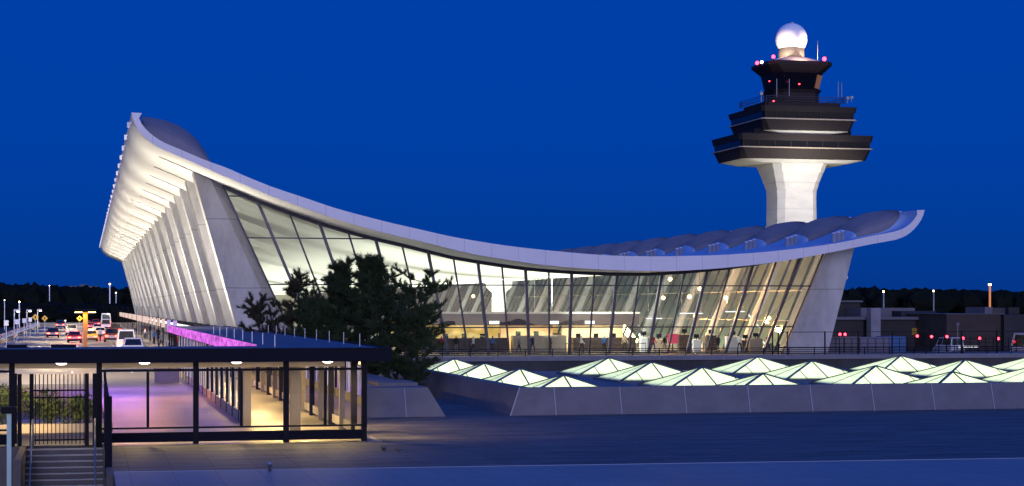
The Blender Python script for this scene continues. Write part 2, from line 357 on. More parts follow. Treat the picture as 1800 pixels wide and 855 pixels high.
zbot = curve(sorted((p for i, p in enumerate(PO) if 6 < i < NP-6), key=lambda p: p[0]))
ztop = curve(sorted((p for i, p in enumerate(PI_) if 5 < i < NP-5), key=lambda p: p[0]))
YC = 171.5
humpL = curve([(lambda p: (p.x, p.z))(at(u, v, YC)) for u, v in ((247,203),(265,203),(290,207.5),(315,217),(335,230.5),(352,249),(362,267),(369,284))])
humpR = curve([(lambda p: (p.x, p.z))(at(u, v, YC)) for u, v in ((1468,421),(1472,408),(1478,397),(1486,390),(1495,384),(1503,379),(1513,374.5),(1522,372),(1532,370.3),(1545,369.5),(1600,371))])
xL, xR = at(369,284,YC).x, at(1468,421,YC).x
def roof_z(i, y):
    x, z = PI_[i]
    if y < 167.3: return z
    ph = ((y - 167.3) / BAY) % 1.0; c = (YC - 167.3) / BAY
    w = (ph/c)**.38 if ph < c else ((1-ph)/(1-c))**1.2
    if x < xL and i > 2: h = max(humpL(x), z + .25)
    elif x > xR: h = max(humpR(x), z + (.2 if i > NP-14 else 0))
    else: return z
    return z + .93*w*max(0, h - z)
ys = [YE, YE+1.2, 167.3]
for b in range(NB+1):
    for j in (.01,.03,.07,.12,.18,.24,.30,.335,YC*0+(YC-167.3)/BAY,.36,.43,.52,.62,.72,.82,.92,1.0):
        y = 167.3 + BAY*(b+j)
        if y < YEND-.2: ys.append(y)
ys.append(YEND)
rf = MB()
gut0, gut1 = None, None
for y in ys:
    for i in range(NP): rf.v.append(Vector((PI_[i][0], y, roof_z(i, y))))
for a in range(len(ys)-1):
    for i in range(NP-1):
        x = PI_[i][0]; zz = roof_z(i, (ys[a]+ys[a+1])/2); isg = (zz - PI_[i][1] < .04)
        rf.f.append([a*NP+i, a*NP+i+1, (a+1)*NP+i+1, (a+1)*NP+i]); rf.m.append(1 if (x > 45 and (x < xR or ys[a] < 167.2)) else 0); rf.smooth.append(True)
o = len(rf.v); yb = [YE] + [YF - BAY/2 + BAY*b for b in range(NB+1)]
yb = [y for y in yb if y < YEND] + [YEND]
for y in yb:
    for i in range(NP): rf.v.append(Vector((PO[i][0], y, PO[i][1])))
for a in range(len(yb)-1):
    for i in range(NP-1):
        rf.f.append([o+a*NP+i+1, o+a*NP+i, o+(a+1)*NP+i, o+(a+1)*NP+i+1]); rf.m.append(2); rf.smooth.append(True)
o = len(rf.v)
for y in (YE, YEND):
    for i in range(NP): rf.v += [Vector((PI_[i][0], y, roof_z(i, y) if y > 200 else PI_[i][1])), Vector((PO[i][0], y, PO[i][1]))]
for e in range(2):
    for i in range(NP-1):
        q = o + e*2*NP + i*2; rf.f.append([q, q+1, q+3, q+2]); rf.m.append(3); rf.smooth.append(False)
for i in (0, NP-1):   # outer lip edges
    for ya, yb_ in zip(ys, ys[1:]):
        rf.quad((PI_[i][0],ya,roof_z(i,ya)), (PO[i][0],ya,PO[i][1]), (PO[i][0],yb_,PO[i][1]), (PI_[i][0],yb_,roof_z(i,yb_)), 3)
roof = rf.build('roof', [M['roof_top'], M['roof_gutter'], M['soffit'], M['fascia']], T)
# soffit slots in front of each column head
iA = min(range(NP), key=lambda i: (PO[i][0]-at(280,260,YE).x)**2 + (PO[i][1]-at(280,260,YE).z)**2)
def ceil_slope(x): return (zbot(x+.1)-zbot(x-.1))/.2
xs0, xs1 = at(279,273,YF-.8).x, 9.75
for n in range(NB):
    y = YF - 1.0 + BAY*n; s = MB()
    for j in range(10):
        xa, xb = xs0 + (xs1-xs0)*j/10, xs0 + (xs1-xs0)*(j+1)/10
        s.add([(xa,y,zbot(xa)-.02),(xb,y,zbot(xb)-.02),(xb,y+.75,zbot(xb)-.02),(xa,y+.75,zbot(xa)-.02),(xa,y,zbot(xa)+.1),(xb,y,zbot(xb)+.1),(xb,y+.75,zbot(xb)+.1),(xa,y+.75,zbot(xa)+.1)],
            [(0,1,2,3),(0,4,5,1),(3,2,6,7)])
    s.build('soffit_slot', M['tower_brown'], roof)
# small drain hoods on the outer edge of the left lip, one a bay
for n in range(NB):
    y = YF - 3.5 + BAY*n; x = PO[0][0]; z = PO[0][1]
    d = MB(); d.box((x-.26,y-.14,z-.85),(x-.03,y+.14,z-.40)); d.box((x-.18,y-.05,z-.44),(x+.1,y+.05,z-.36)); d.build('drain_hood', M['white_paint'], roof)
# vent stacks at the foot of each right-hand hump
for n in range(9):
    y = YF - 5.0 + BAY*n
    for j, (dx, rr) in enumerate(((-.75,.27),(-.1,.28),(.55,.24))):
        if n == 4 and j == 2: continue
        x = xR - 1.3 + dx; z = ztop(x) - .05
        d = MB(); d.lathe((x, y + .5*j, z), [(rr,0),(rr,.86),(rr*1.1,.86),(rr*1.1,.95),(rr*.7,1.0)], 14); d.build('roof_vent', M['zinc'], roof)
# columns
def xl_left(z): return 14.5 - .28*z
def xr_left(z): return 19.9 - .461*z
def xl_right(z): return 68.2 + .444*z
def xr_right(z): return 72.7 + .27*z
for n in range(NB):
    y = YF + BAY*n; c = MB()
    zs = [-.05, 2.6, 6, 10, 14]
    secs = []
    for z in zs: secs.append([(xl_left(z),y-1.0,z),(xr_left(z)-1.0,y-1.0,z),(xr_left(z),y+.25,z),(xr_left(z),y+1.4,z),(xl_left(z)+.15,y+3.6,z)])
    def topx(f):
        lo, hi = 14, 20
        for _ in range(30):
            m_ = (lo+hi)/2
            if zbot(f(m_)) > m_: lo = m_
            else: hi = m_
        return lo + .12
    tl, tr, tf = topx(xl_left), topx(xr_left), topx(lambda z: xr_left(z)-1)
    secs.append([(xl_left(tl),y-1.0,tl),(xr_left(tf)-1.0,y-1.0,tf),(xr_left(tr),y+.25,tr),(xr_left(tr),y+1.4,tr),(xl_left(tl)+.15,y+3.6,tl)])
    for p, q in zip(secs, secs[1:]): 
        o = len(c.v); c.v += [Vector(a) for a in p + q]
        for i in range(5): c.f.append([o+i, o+(i+1)%5, o+5+(i+1)%5, o+5+i]); c.m.append(0); c.smooth.append(False)
    c.build('column', M['concrete'], T)
    c = MB()
    def tops(f):
        lo, hi = 6, 14
        for _ in range(30):
            m_ = (lo+hi)/2
            if zbot(f(m_)) > m_: lo = m_
            else: hi = m_
        return lo + .12
    ta, tb = tops(xl_right), tops(xr_right)
    if n == 0: yb0, yb1 = y-1.0, y+1.4
    else: yb0, yb1 = y-.75, y+.75
    c.hull8([(xl_right(0),yb0+.5,0),(xl_right(0)+1.2,yb0,0),(xr_right(0),yb0,0),(xr_right(0),yb1,0),(xl_right(0),yb1,0)],
            [(xl_right(ta),yb0+.5,ta),(xl_right(ta)+.9,yb0,tops(lambda z: xl_right(z)+.9)),(xr_right(tb),yb0,tb),(xr_right(tb),yb1,tb),(xl_right(ta),yb1,ta)])
    c.build('column', M['concrete'], T)
# end glass wall
NPAN = 24
def mull(i):
    t = i/NPAN; xb, sl = 19.9 + (68.2-19.9)*t, -.461 + (.444+.461)*t
    lo, hi = 5, 18
    for _ in range(30):
        m_ = (lo+hi)/2
        if zbot(xb+sl*m_) > m_: lo = m_
        else: hi = m_
    return xb, sl, lo
gl = MB()
for i in range(NPAN):
    (xa, sa, ta), (xb, sb, tb) = mull(i), mull(i+1)
    gl.quad((xa,YF,0),(xb,YF,0),(xb+sb*tb,YF,tb),(xa+sa*ta,YF,ta))
gwall = gl.build('end_glass_wall', M['facade_glass'], T)
for i in range(NPAN+1):
    xb, sl, tz = mull(i); thick = i % 2 == 1
    f = MB(); w = .26 if thick else .15
    f.bar((xb, YF-.02, 0), (xb+sl*tz, YF-.02, tz), w, .34 if thick else .2, 0, up=(0,1,0)); f.build('mullion', M['frame_violet'] if thick else M['frame'], gwall)
for z in (.12, 2.62, 6.72, 11.1, 15.0):
    xa = 19.9-.461*z; xb = 68.2+.444*z
    # stop where the roof comes down
    xx = xa
    while xx < xb and zbot(xx) > z: xx += .1
    f = MB(); f.bar((xa,YF-.05,z),(min(xx,xb),YF-.05,z), .13, .12); f.build('transom', M['frame'], gwall)
f = MB(); prev = None
for i in range(NPAN+1):
    xb, sl, tz = mull(i); p = (xb+sl*tz, YF-.06, tz-.12)
    if prev: f.bar(prev, p, .2, .42)
    prev = p
f.build('head_frame', M['frame'], gwall)
# field-side glazed wall (right), curb-side glazing (left), far end wall, floor
sg = MB(); cgl = MB()
for n in range(NB-1):
    y0, y1 = YF + BAY*n + .8, YF + BAY*(n+1) - .8; zt = 10.3
    sg.quad((xl_right(0)+.32,y0,0),(xl_right(0)+.32,y1,0),(xl_right(zt)+.32,y1,zt),(xl_right(zt)+.32,y0,zt))
    zt = 15.9
    cgl.quad((19.0,y0,0),(19.0,y1,0),(12.3,y1,zt),(12.3,y0,zt))
sw = sg.build('field_side_glazing', M['side_glass'], T); cgl.build('curb_side_glazing', M['side_glass'], T)
for n in range(NB-1):
    for q in (1, 2, 3):
        y = YF + BAY*n + BAY*q/4; f = MB(); f.bar((xl_right(0)+.26,y,0),(xl_right(9.9)+.26,y,9.9), .12, .16, 0, up=(0,1,0))
        f.build('mullion', M['frame_violet'], sw)
f = MB()
for z in (3.2, 6.3): f.bar((xl_right(z)+.29,YF+1,z),(xl_right(z)+.29,YEND-9,z),.09,.10)
f.build('transom', M['beige'], sw)
f = MB(); f.quad((14,YEND-8.6,0),(74,YEND-8.6,0),(74,YEND-8.6,12),(10,YEND-8.6,18)); f.build('far_end_wall', M['cream_wall'], T)
f = MB(); f.box((15,YF+.3,-.3),(73,YEND-8.7,.02)); f.build('hall_floor', M['interior_floor'], T)
# curb-side entrance canopy with lit sign boxes below the column feet
f = MB(); f.box((12.2,YF+2,2.35),(18.8,YEND-12,2.55)); ec = f.build('entrance_canopy', M['fascia_dark'], T)
for n in range(26):
    y = YF + 4 + BAY*n; f = MB(); f.box((12.35,y,1.95),(12.9,y+.2,2.33)); f.build('light_box', M['sign_white'], ec)
f = MB(); f.box((18.4,YF+3,0),(18.6,YEND-12,2.34)); ew = f.build('entrance_wall', M['brown'], T)
for n in (2, 4, 7, 9, 12):
    f = MB(); f.box((18.32,YF+BAY*n+2,.1),(18.39,YF+BAY*n+7,2.2)); f.build('lit_door', M['lit_orange'] if n < 5 else M['lit_yellow'], ew)

# interior light: uplighters on the counters wash the ceiling
for y, p, sy in ((190,5600,26),(240,10500,60),(310,15000,70),(400,17000,90),(480,11000,60)):
    lamp('ceiling_uplight', 'AREA', (42, y, 5.0), None, p, (.97,1.0,.84), rot=(math.pi,0,0), shape='RECTANGLE', size=32, size_y=sy)
lamp('hall_downlight', 'AREA', (55, 205, 7.3), None, 2600, (.94,1,.84), rot=(0,0,0), shape='RECTANGLE', size=10, size_y=50)
for y, p in ((176,1900),(196,2300),(220,2600),(250,2900),(285,3300),(330,3800)):
    lamp('wall_fill', 'AREA', (50, y, 6.6), (71, y+17, 5.2), p, (.95,1,.90), size=3)  # added fill lamps for the side wall, no fixtures there
lamp('pylon_light', 'SPOT', (48, 236, 5.2), (59.6, 262, 6.8), 9000, (.97,1,.88), spot_size=R(17), spot_blend=.6, shadow_soft_size=.4)
# curb-side floods washing the column faces and the soffit
FLOODS = [172.6 + i*BAY*2 for i in range(14)]
for y in FLOODS:
    lamp('curb_flood', 'AREA', (6.6, y, 4.75), (6.6+.30, y+.26, 4.75+.90), 3500, (1.0,.91,.75), shape='RECTANGLE', size=.5, size_y=4)

# ------------------------------------------------------------------ hall contents
# white air pylon with flared head
py = at(877, 600, 262); pyl = MB()
b0, b1, b2 = 1.25, 1.35, 2.9
def sq(c, s, z): return [(c.x-s,c.y-s,z),(c.x+s,c.y-s,z),(c.x+s,c.y+s,z),(c.x-s,c.y+s,z)]
pyl.hull8(sq(py,1.05,0), sq(py,.85,6.7)); pyl.hull8(sq(py,.85,6.7), sq(py,1.55,7.5)); pyl.hull8(sq(py,1.55,7.5), sq(py,1.9,9.4))
tag(pyl.build('air_pylon', M['white_plaster']), 'white tapered air pylon with flared head standing in the glazed hall', 'pylon')
# ticket counter islands
def counter(u0, u1, Y, depth, label, glowmat, front, zb=1.45, z1=2.75, z2=3.9):
    x0, x1 = at(u0,600,Y).x, at(u1,600,Y).x
    t = empty('ticket_counter', ((x0+x1)/2, Y, .02), label, 'ticket counter', 'ticket counters in the glazed hall')
    f = MB(); f.box((x0,Y,.03),(x1,Y+1.0,zb)); f.build('desk', front, t)
    f = MB(); f.box((x0,Y+depth-.3,.03),(x1,Y+depth,z1)); f.build('back_wall', glowmat, t)
    f = MB(); f.box((x0-.3,Y-.2,z1),(x1+.3,Y+depth+.1,z2)); c = f.build('canopy', M['brown'], t)
    f = MB(); f.box((x0-.35,Y-.25,z2),(x1+.35,Y+depth+.2,z2+.18)); f.build('canopy_rim', M['cream_wall'], c)
    n = max(2, int((x1-x0)/2.6))
    for i in range(n):
        if rnd.random() < .35: continue
        x = x0 + (x1-x0)*(i+.5)/n; f = MB(); f.box((x-.5,Y-.27,z1+.12),(x+.5,Y-.205,z1+.42)); f.build('lit_sign', M['sign_white'], c)
    for i in range(max(2, int((x1-x0)/1.9))):
        x = x0 + .6 + i*1.9; f = MB(); f.box((x-.25,Y+.3,zb),(x+.25,Y+.36,zb+.42)); f.box((x-.05,Y+.31,zb),(x+.05,Y+.5,zb+.06)); f.build('monitor', M['black_steel'], t)
    lamp('counter_downlight', 'AREA', ((x0+x1)/2, Y+depth/2, z1-.05), None, 130*(x1-x0), (1,.72,.38), rot=(0,0,0), shape='RECTANGLE', size=(x1-x0)*.9, size_y=depth*.7)
    return t
counter(742, 893, 181, 5, 'brown ticket counter with a glowing yellow back wall, behind the pine tree', M['lit_yellow'], M['brown'])
counter(902, 996, 180, 6, 'beige fronted ticket counter in the middle of the glass wall', M['beige'], M['beige'], zb=1.7)
counter(1008, 1118, 181, 5, 'dark brown ticket counter right of the beige fronted one', M['cream_wall'], M['brown'])
counter(700, 1000, 225, 6, 'longest brown counter standing far back across the hall', M['lit_yellow'], M['brown'], zb=1.3, z1=2.7, z2=3.6)
counter(1010, 1150, 232, 6, 'far counter with brown canopy beside the leaning side glazing', M['cream_wall'], M['brown'], z1=2.7, z2=3.6)
# kiosks, poster, chairs near the right part of the glass wall
kio = [(1133,178,.7,1.5,'white',  'white slim check-in kiosk nearest the brown counter'),(1160,180,1.5,1.2,'beige','wide beige check-in desk left of the red poster'),
       (1205,180,1.3,1.7,'brown','dark brown cabinet just right of the red poster'),(1226,178,.8,1.2,'white','short white kiosk beside the dark cabinet'),
       (1252,181,1.0,1.6,'brown','tall brown kiosk between two white kiosks'),(1290,178,1.5,1.5,'white','white box desk with a dark screen near the right end'),
       (1312,179,.8,1.1,'brown','low brown kiosk near the right end of the hall'),(1330,178,1.4,1.3,'beige','beige desk closest to the right leaning column')]
for u, Y, w, h, c, lab in kio:
    p = at(u, 620, Y); t = empty('kiosk', (p.x, Y, .02), lab, 'kiosk', 'kiosks behind the right part of the glass wall')
    mt = {'white': M['white_plaster'], 'beige': M['beige'], 'brown': M['brown']}[c]
    f = MB(); f.hull8([(p.x-w/2,Y,.03),(p.x+w/2,Y,.03),(p.x+w/2,Y+.7,.03),(p.x-w/2,Y+.7,.03)], [(p.x-w/2,Y+.1,h),(p.x+w/2,Y+.1,h),(p.x+w/2,Y+.65,h+.06),(p.x-w/2,Y+.65,h+.06)]); f.build('cabinet', mt, t)
    f = MB(); f.bar((p.x,Y+.35,h+.05),(p.x,Y+.35,h+.25),.08); f.box((p.x-.28,Y+.3,h+.22),(p.x+.28,Y+.36,h+.6)); f.build('screen', M['black_steel'], t)
p = at(1183, 607, 178); t = empty('poster_stand', (p.x,178,.02), 'red poster on a black stand inside the glass wall', 'poster')
f = MB(); f.box((p.x-.55,178,.85),(p.x+.55,178.06,1.85)); f.build('poster', mat('red_poster', (.55,.05,.10), .5, emit=(.7,.06,.12), estr=.35), t)
f = MB(); f.bar((p.x,178.12,.03),(p.x,178.12,1.8),.08); f.box((p.x-.4,177.9,.03),(p.x+.4,178.35,.08)); f.build('stand', M['black_steel'], t)
# ceiling-hung light bars over the counters and belt barriers before them
for i, (u, v, Y, w, lab) in enumerate(((905,553,200,3.2,'longest white light bar hanging over the beige counter'),(955,556,196,2.4,'short white light bar above the beige counter, right one'),(1150,560,192,1.8,'white light bar by the slim kiosk'),(1215,551,190,2.6,'white light bar above the dark cabinet'),(1292,548,188,2.2,'white light bar nearest the right leaning column'))):
    p = at(u, v, Y); t = empty('light_bar', p, lab, 'lamp', 'white light bars in the hall')
    f = MB(); f.box((p.x-w/2,Y-.08,p.z-.05),(p.x+w/2,Y+.08,p.z+.03)); f.build('tube', M['sign_white'], t)
    f = MB(); f.bar((p.x-w/2+.2,Y,p.z),(p.x-w/2+.2,Y,zbot(p.x-w/2+.2)-.02),.03); f.bar((p.x+w/2-.2,Y,p.z),(p.x+w/2-.2,Y,zbot(p.x+w/2-.2)-.02),.03); f.build('hanger', M['grey_steel'], t)
for i, u in enumerate((790,842,1010,1120)):
    p = at(u, 620, 176.5); t = empty('belt_barrier', (p.x,176.5,.02), ('first','second','third','fourth')[i] + ' black belt barrier from the left inside the glass wall', 'barrier', 'belt barriers inside the glass wall')
    for dx in (-.9, .9): f = MB(); f.lathe((p.x+dx,176.5,.02), [(.17,0),(.17,.03),(.03,.06),(.03,1.0)], 10); f.build('post', M['black_steel'], t)
    f = MB(); f.box((p.x-.88,176.48,.88),(p.x+.88,176.52,.96)); f.build('belt', M['frame_violet'], t)
# added warm globes on rods, imitating lamp reflections in the glass
for i, (u, v, Y, lab) in enumerate(((1178,491,186,'topmost warm globe imitating a lamp reflection, close under the ceiling'),(1212,522,182,'brightest warm globe imitating a lamp reflection in the middle of the right panes'),(1230,508,190,'warm globe imitating a lamp reflection just right of the brightest one'),
        (1166,524,196,'warm globe imitating a lamp reflection left of the brightest one'),(1276,524,188,'rightmost warm globe imitating a lamp reflection behind the glass'),(1222,556,200,'lowest warm globe imitating a lamp reflection, hanging over the kiosks'),(832,521,270,'small warm globe imitating a lamp reflection far back by the white pylon'))):
    p = at(u, v, Y); t = empty('reflection_globe', p, lab, 'lamp', 'warm globes imitating lamp reflections in the hall')
    f = MB(); f.ball(p, .21 if i < 6 else .24); f.build('globe', M['warm_lamp'], t)
    f = MB(); f.tube([p + Vector((0,0,.2)), Vector((p.x,Y,zbot(p.x)-.02))], .02, 5); f.build('rod', M['black_steel'], t)
    lamp('reflection_fill', 'POINT', p + Vector((0,-.05,-.5)), None, 1500, (1,.50,.18), shadow_soft_size=.2)

# ------------------------------------------------------------------ control tower
TD = 350.0; tw = dist(1391, TD); tw.z = 0
TT = empty('control_tower', (tw.x, tw.y, LOW), 'tall concrete control tower with dark stacked decks and a glowing white radome', 'control tower')
def TZ(v): return EYE + (540 - v)/FPX*(TD - 6)
PX = TD/FPX
ang = -math.atan(math.tan(R(21.9)))*0 + 0.0
def tpt(dx, dy, z):                 # tower axes follow the terminal's
    return Vector((tw.x + dx, tw.y + dy, z))
def oct_(hx, hy, c, z): return [tpt(*q, z) for q in ((-hx+c,-hy),(hx-c,-hy),(hx,-hy+c),(hx,hy-c),(hx-c,hy),(-hx+c,hy),(-hx,hy-c),(-hx,-hy+c))]
f = MB()
sh = 3.95
f.hull8(oct_(sh+.35,sh+.35,1.25,LOW), oct_(sh,sh,1.15,TZ(345))); 
zs = [(345,3.95),(332,4.05),(319,4.4),(303,4.95),(289,5.45),(280,5.55)]
for (va,a),(vb,b) in zip(zs, zs[1:]): f.hull8(oct_(a,a,1.15,TZ(va)), oct_(b,b,1.3,TZ(vb)))
f.build('shaft', M['concrete_pale'], TT)
def deck(name, hx, hy, vtop, vband0, vband1, vlip, vbot, taper, ch=.4):
    f = MB()
    f.hull8(oct_(hx-.25,hy-.25,ch,TZ(vband0)), oct_(hx,hy,ch,TZ(vtop)))                     # parapet
    f.hull8(oct_(hx-taper,hy-taper,ch+.5,TZ(vbot)), oct_(hx-.35,hy-.35,ch,TZ(vlip)))        # lower spandrel
    d = f.build(name, M['tower_brown'], TT)
    f = MB(); f.hull8(oct_(hx-.5,hy-.5,ch,TZ(vlip)), oct_(hx-.4,hy-.4,ch,TZ(vband0))); f.build('window_band', M['tower_glass'], d)
    f = MB(); f.hull8(oct_(hx-.05,hy-.05,ch,TZ(vlip+.6)), oct_(hx-.05,hy-.05,ch,TZ(vlip-1.4))); f.build('ledge', M['beige'], d)
    n = 9
    for s in range(n):
        x = -hx+.8 + (2*hx-1.6)*s/(n-1); q = MB(); q.bar(tpt(x,-hy+.42,TZ(vlip-1)), tpt(x,-hy+.36,TZ(vband0)), .16, .1, 0, up=(0,1,0)); q.build('window_post', M['tower_brown'], d)
    f = MB(); f.hull8(oct_(hx-taper-3.2,hy-taper-1.2,1.0,TZ(vbot+5.5)), oct_(hx-taper-.06,hy-taper-.06,ch+.5,TZ(vbot-.2))); f.build('deck_soffit', M['tower_soffit'], d)
    return d
deck('lower_deck', 13.5, 8.1, 238, 249.5, 260, 262, 281, .95, .5)
f = MB(); f.hull8(oct_(9.8,6.8,1.0,TZ(240)), oct_(9.8,6.8,1.0,TZ(228))); f.build('deck_core', M['tower_brown'], TT)
deck('upper_deck', 9.6, 9.4, 190, 200, 211.5, 213, 232, .85, .5)
# equipment balcony
f = MB(); f.hull8(oct_(7.6,6.2,.6,TZ(192)), oct_(7.6,6.2,.6,TZ(180))); bal = f.build('equipment_level', M['tower_brown'], TT)
f = MB()
for va in (178, 174, 170.5):
    q = oct_(8.3,6.6,.6,TZ(va))
    for a, b in zip(q, q[1:]+q[:1]): f.bar(a, b, .09)
for a in oct_(8.3,6.6,.6,0):
    f.bar((a.x,a.y,TZ(182)),(a.x,a.y,TZ(170)),.1)
f.build('railing', M['frame'], bal)
for dx, dv, h in ((-8.6,182,2.2),(-5.5,172,3.4),(-3.0,170,3.2),(8.8,180,1.2),(9.6,177,.9),(6.9,170,3.0),(7.6,170,2.8)):
    f = MB(); p = tpt(dx,-6.4,TZ(dv)); f.bar(p, p+Vector((0,0,h)), .1); f.box(p+Vector((-.3,-.2,h*.6)), p+Vector((.3,.2,h*.6+.5))) if abs(dx) > 8 else None; f.build('antenna', M['grey_steel'], bal)
# cab: base, glass, flared roof
f = MB(); f.hull8(oct_(4.5,4.2,1.4,TZ(180)), oct_(4.5,4.2,1.4,TZ(161))); f.hull8(oct_(4.5,4.2,1.4,TZ(161)), oct_(4.95,4.6,1.4,TZ(155))); cab = f.build('cab', M['tower_brown'], TT)
f = MB(); f.hull8(oct_(4.5,4.2,1.7,TZ(155)), oct_(5.1,4.8,1.8,TZ(126))); f.build('cab_glass', M['tower_glass'], cab)
f = MB(); f.hull8(oct_(5.15,4.85,1.8,TZ(126.2)), oct_(6.35,5.8,1.4,TZ(113))); f.hull8(oct_(6.45,5.9,1.4,TZ(113)), oct_(6.45,5.9,1.4,TZ(106.5))); f.build('cab_roof', M['tower_brown'], cab)
f = MB()
q0, q1 = oct_(4.58,4.28,1.7,TZ(152)), oct_(5.06,4.76,1.8,TZ(129))
f.quad(q0[1]+Vector((.1,-.02,0)), q0[2]+Vector((.02,0,0)), q1[2]+Vector((.05,-.03,0)), q1[1]+Vector((.1,-.06,0))); f.build('amber_pane', M['tower_amber'], cab)
f = MB(); f.hull8(oct_(5.7,5.2,1.5,TZ(106.5)), oct_(4.3,4.0,1.5,TZ(101))); f.hull8(oct_(4.3,4.0,1.5,TZ(101)), oct_(2.6,2.6,1.1,TZ(95.5))); f.build('cab_roof_hip', M['copper'], cab)
ZRD = EYE + (540-69.2)/FPX*TD
f = MB(); f.lathe(tpt(0,0,TZ(98)), [(2.5,0),(2.45,ZRD-1.75-TZ(98)),(2.0,ZRD-1.65-TZ(98))], 28); f.build('radome_collar', M['taupe'], TT)
f = MB(); f.ball(tpt(0,0,ZRD), 28*PX, 40); rad = f.build('radome', M['radome'], TT)
f = MB(); f.bar(tpt(.2,0,ZRD+28*PX-.02), tpt(.2,0,ZRD+28*PX+.2), .5, .12); f.build('radome_tip', M['grey_steel'], rad)
f = MB(); f.bar(tpt(4.15,-3,TZ(104)), tpt(4.15,-3,TZ(66)), .07); f.build('antenna', M['grey_steel'], TT)
for (u, v, r_, mt) in ((1331,111,.34,'red_lamp'),(1339,109.5,.28,'white_lamp'),(1359.5,100,.34,'red_lamp'),(1449,104,.38,'red_lamp'),(1405,148,.14,'red_lamp'),(1352.5,143,.12,'red_lamp'),(1360,178,.15,'red_lamp')):
    p = dist(u, TD-7.5, v); f = MB(); f.ball(p, r_, 10); f.bar(p-Vector((0,0,r_)), p-Vector((0,0,r_+.5)), .1, mi=1); f.build('beacon_light', [M[mt], M['black_steel']], TT)
# floods for shaft and radome
for dx, dy, tx in ((-22,-30,-1.5),(14,-34,1.5)):
    lamp('tower_flood', 'SPOT', tpt(dx,dy,13), tpt(tx,0,30), 24000, (1,.91,.68), spot_size=R(40), spot_blend=.6, shadow_soft_size=.4)
for dx in (-4.9, 4.9):
    lamp('radome_flood', 'SPOT', tpt(dx,-4.8,TZ(101)), tpt(dx*.25,0,ZRD-.5), 4800, (1,.74,.54), spot_size=R(58), spot_blend=.25, shadow_soft_size=.15)
lamp('hip_fill', 'AREA', tpt(0,-5.6,TZ(95)), tpt(0,-2.5,TZ(101)), 200, (1,.68,.50), size=2.5)  # added fill on the roof hip, not a fixture of the tower
lamp('deck_flood', 'AREA', tpt(0,-16,TZ(300)), tpt(0,-6,TZ(284)), 1500, (1,.95,.85), size=3)

# ------------------------------------------------------------------ skylight court
ZB, ZA = .58, 1.52
wall = empty('low_wall', (17.5,75,0), 'battered granite parapet wall running round the glowing skylights', 'wall')
f = MB()
X0, X1, Y0, Y1 = 17.5, 75.0, 75.0, 112.8
f.add([(X0,Y0,-.1),(X1,Y0,-.1),(X1,Y0+.38,1.16),(X0+.5,Y0+.38,1.16),(X0+1.0,Y0+.95,1.16),(X1,Y0+.95,1.16),(X0+1.0,Y0+.95,.4),(X1,Y0+.95,.4)], [(0,1,2,3),(3,2,5,4),(4,5,7,6)])
f.build('front_face', M['granite'], wall)
f = MB(); f.add([(X0,Y0+.004,-.1),(X0,Y1,-.1),(X0+.5,Y1,1.16),(X0+.5,Y0+.384,1.158),(X0+1.0,Y1,1.158),(X0+1.0,Y0+.955,1.158),(X0+1.0,Y1,.4),(X0+1.0,Y0+.955,.4)], [(1,0,3,2),(2,3,5,4),(4,5,7,6)])
f.build('side_face', M['granite'], wall)
f = MB()
for i in range(1, 20):
    x = X0 + .55 + i*2.92 - 2.92*.5
    f.bar((x,Y0-.012,-.05),(x,Y0+.372,1.165),.035,.02,0,up=(0,1,0))
f.bar((X0-.01,Y0-.012,-.05),(X0+.49,Y0+.36,1.165),.05,.02,0,up=(0,1,0))
f.build('joint_line', M['joint'], wall)
f = MB(); f.box((X0+1.0,Y0+.96,.02),(X1,Y1,.5)); tag(f.build('court_slab', M['roofing_blue']), kind='structure')
def skylight(x, y, label, S=2.55):
    t = empty('pyramid_skylight', (x,y,.5), label, 'skylight', 'glowing pyramid skylights in the sunken court')
    A = Vector((x,y,ZA)); c = [Vector((x+a*S,y+b*S,ZB)) for a, b in ((-1,-1),(1,-1),(1,1),(-1,1))]
    f = MB()
    for i in range(4): f.add([c[i], c[(i+1)%4], A], [(0,1,2)])
    f.build('glazing', M['skylight'], t)
    f = MB()
    for i in range(4): f.bar(c[i]+Vector((0,0,.02)), A+Vector((0,0,.02)), .13, .05)
    f.build('hip_bar', M['roof_gutter_bar'], t)
    f = MB()
    for i in range(4):
        a, b = c[i], c[(i+1)%4]; m_ = (a+b)/2
        f.bar(m_+Vector((0,0,.005)), A+Vector((0,0,.005)), .075, .016)
        for p, q in (((a,m_),(b,m_)) if i % 2 == 0 else ()): f.bar((p+m_)/2+Vector((0,0,.005)), (p+A)/2+Vector((0,0,.005)), .045, .016)
    f.build('glazing_bar', M['frame'], t)
    f = MB()
    for i in range(4): f.bar(c[i]-Vector((0,0,.06)), c[(i+1)%4]-Vector((0,0,.06)), .2, .14)
    f.build('kerb_frame', M['roofing_blue'], t)
    lamp('skylight_lamp', 'AREA', (x,y,.53), (x,y,5), 145, (.93,1,.79), shape='SQUARE', size=4.6)
    return t
M['roof_gutter_bar'] = mat('blue_grey_bar', (.06,.075,.12), .45, .3)
ORD = ['first','second','third','fourth','fifth','sixth']
ROW = ['front row, right behind the granite wall','second row from the front','third row from the front','rear row, below the railing']
for j in range(4):
    for i in range(6):
        x, y = 21.0 + 9.55*i + .1*j, 79.4 + 8.85*j
        D = x*SA + y*CA; u = 900 + FPX*(x*CA - y*SA)/D
        if u > 1990 or x > 73: continue
        skylight(x, y, f'{ORD[i]} glowing pale green glass pyramid from the left, {ROW[j]}')

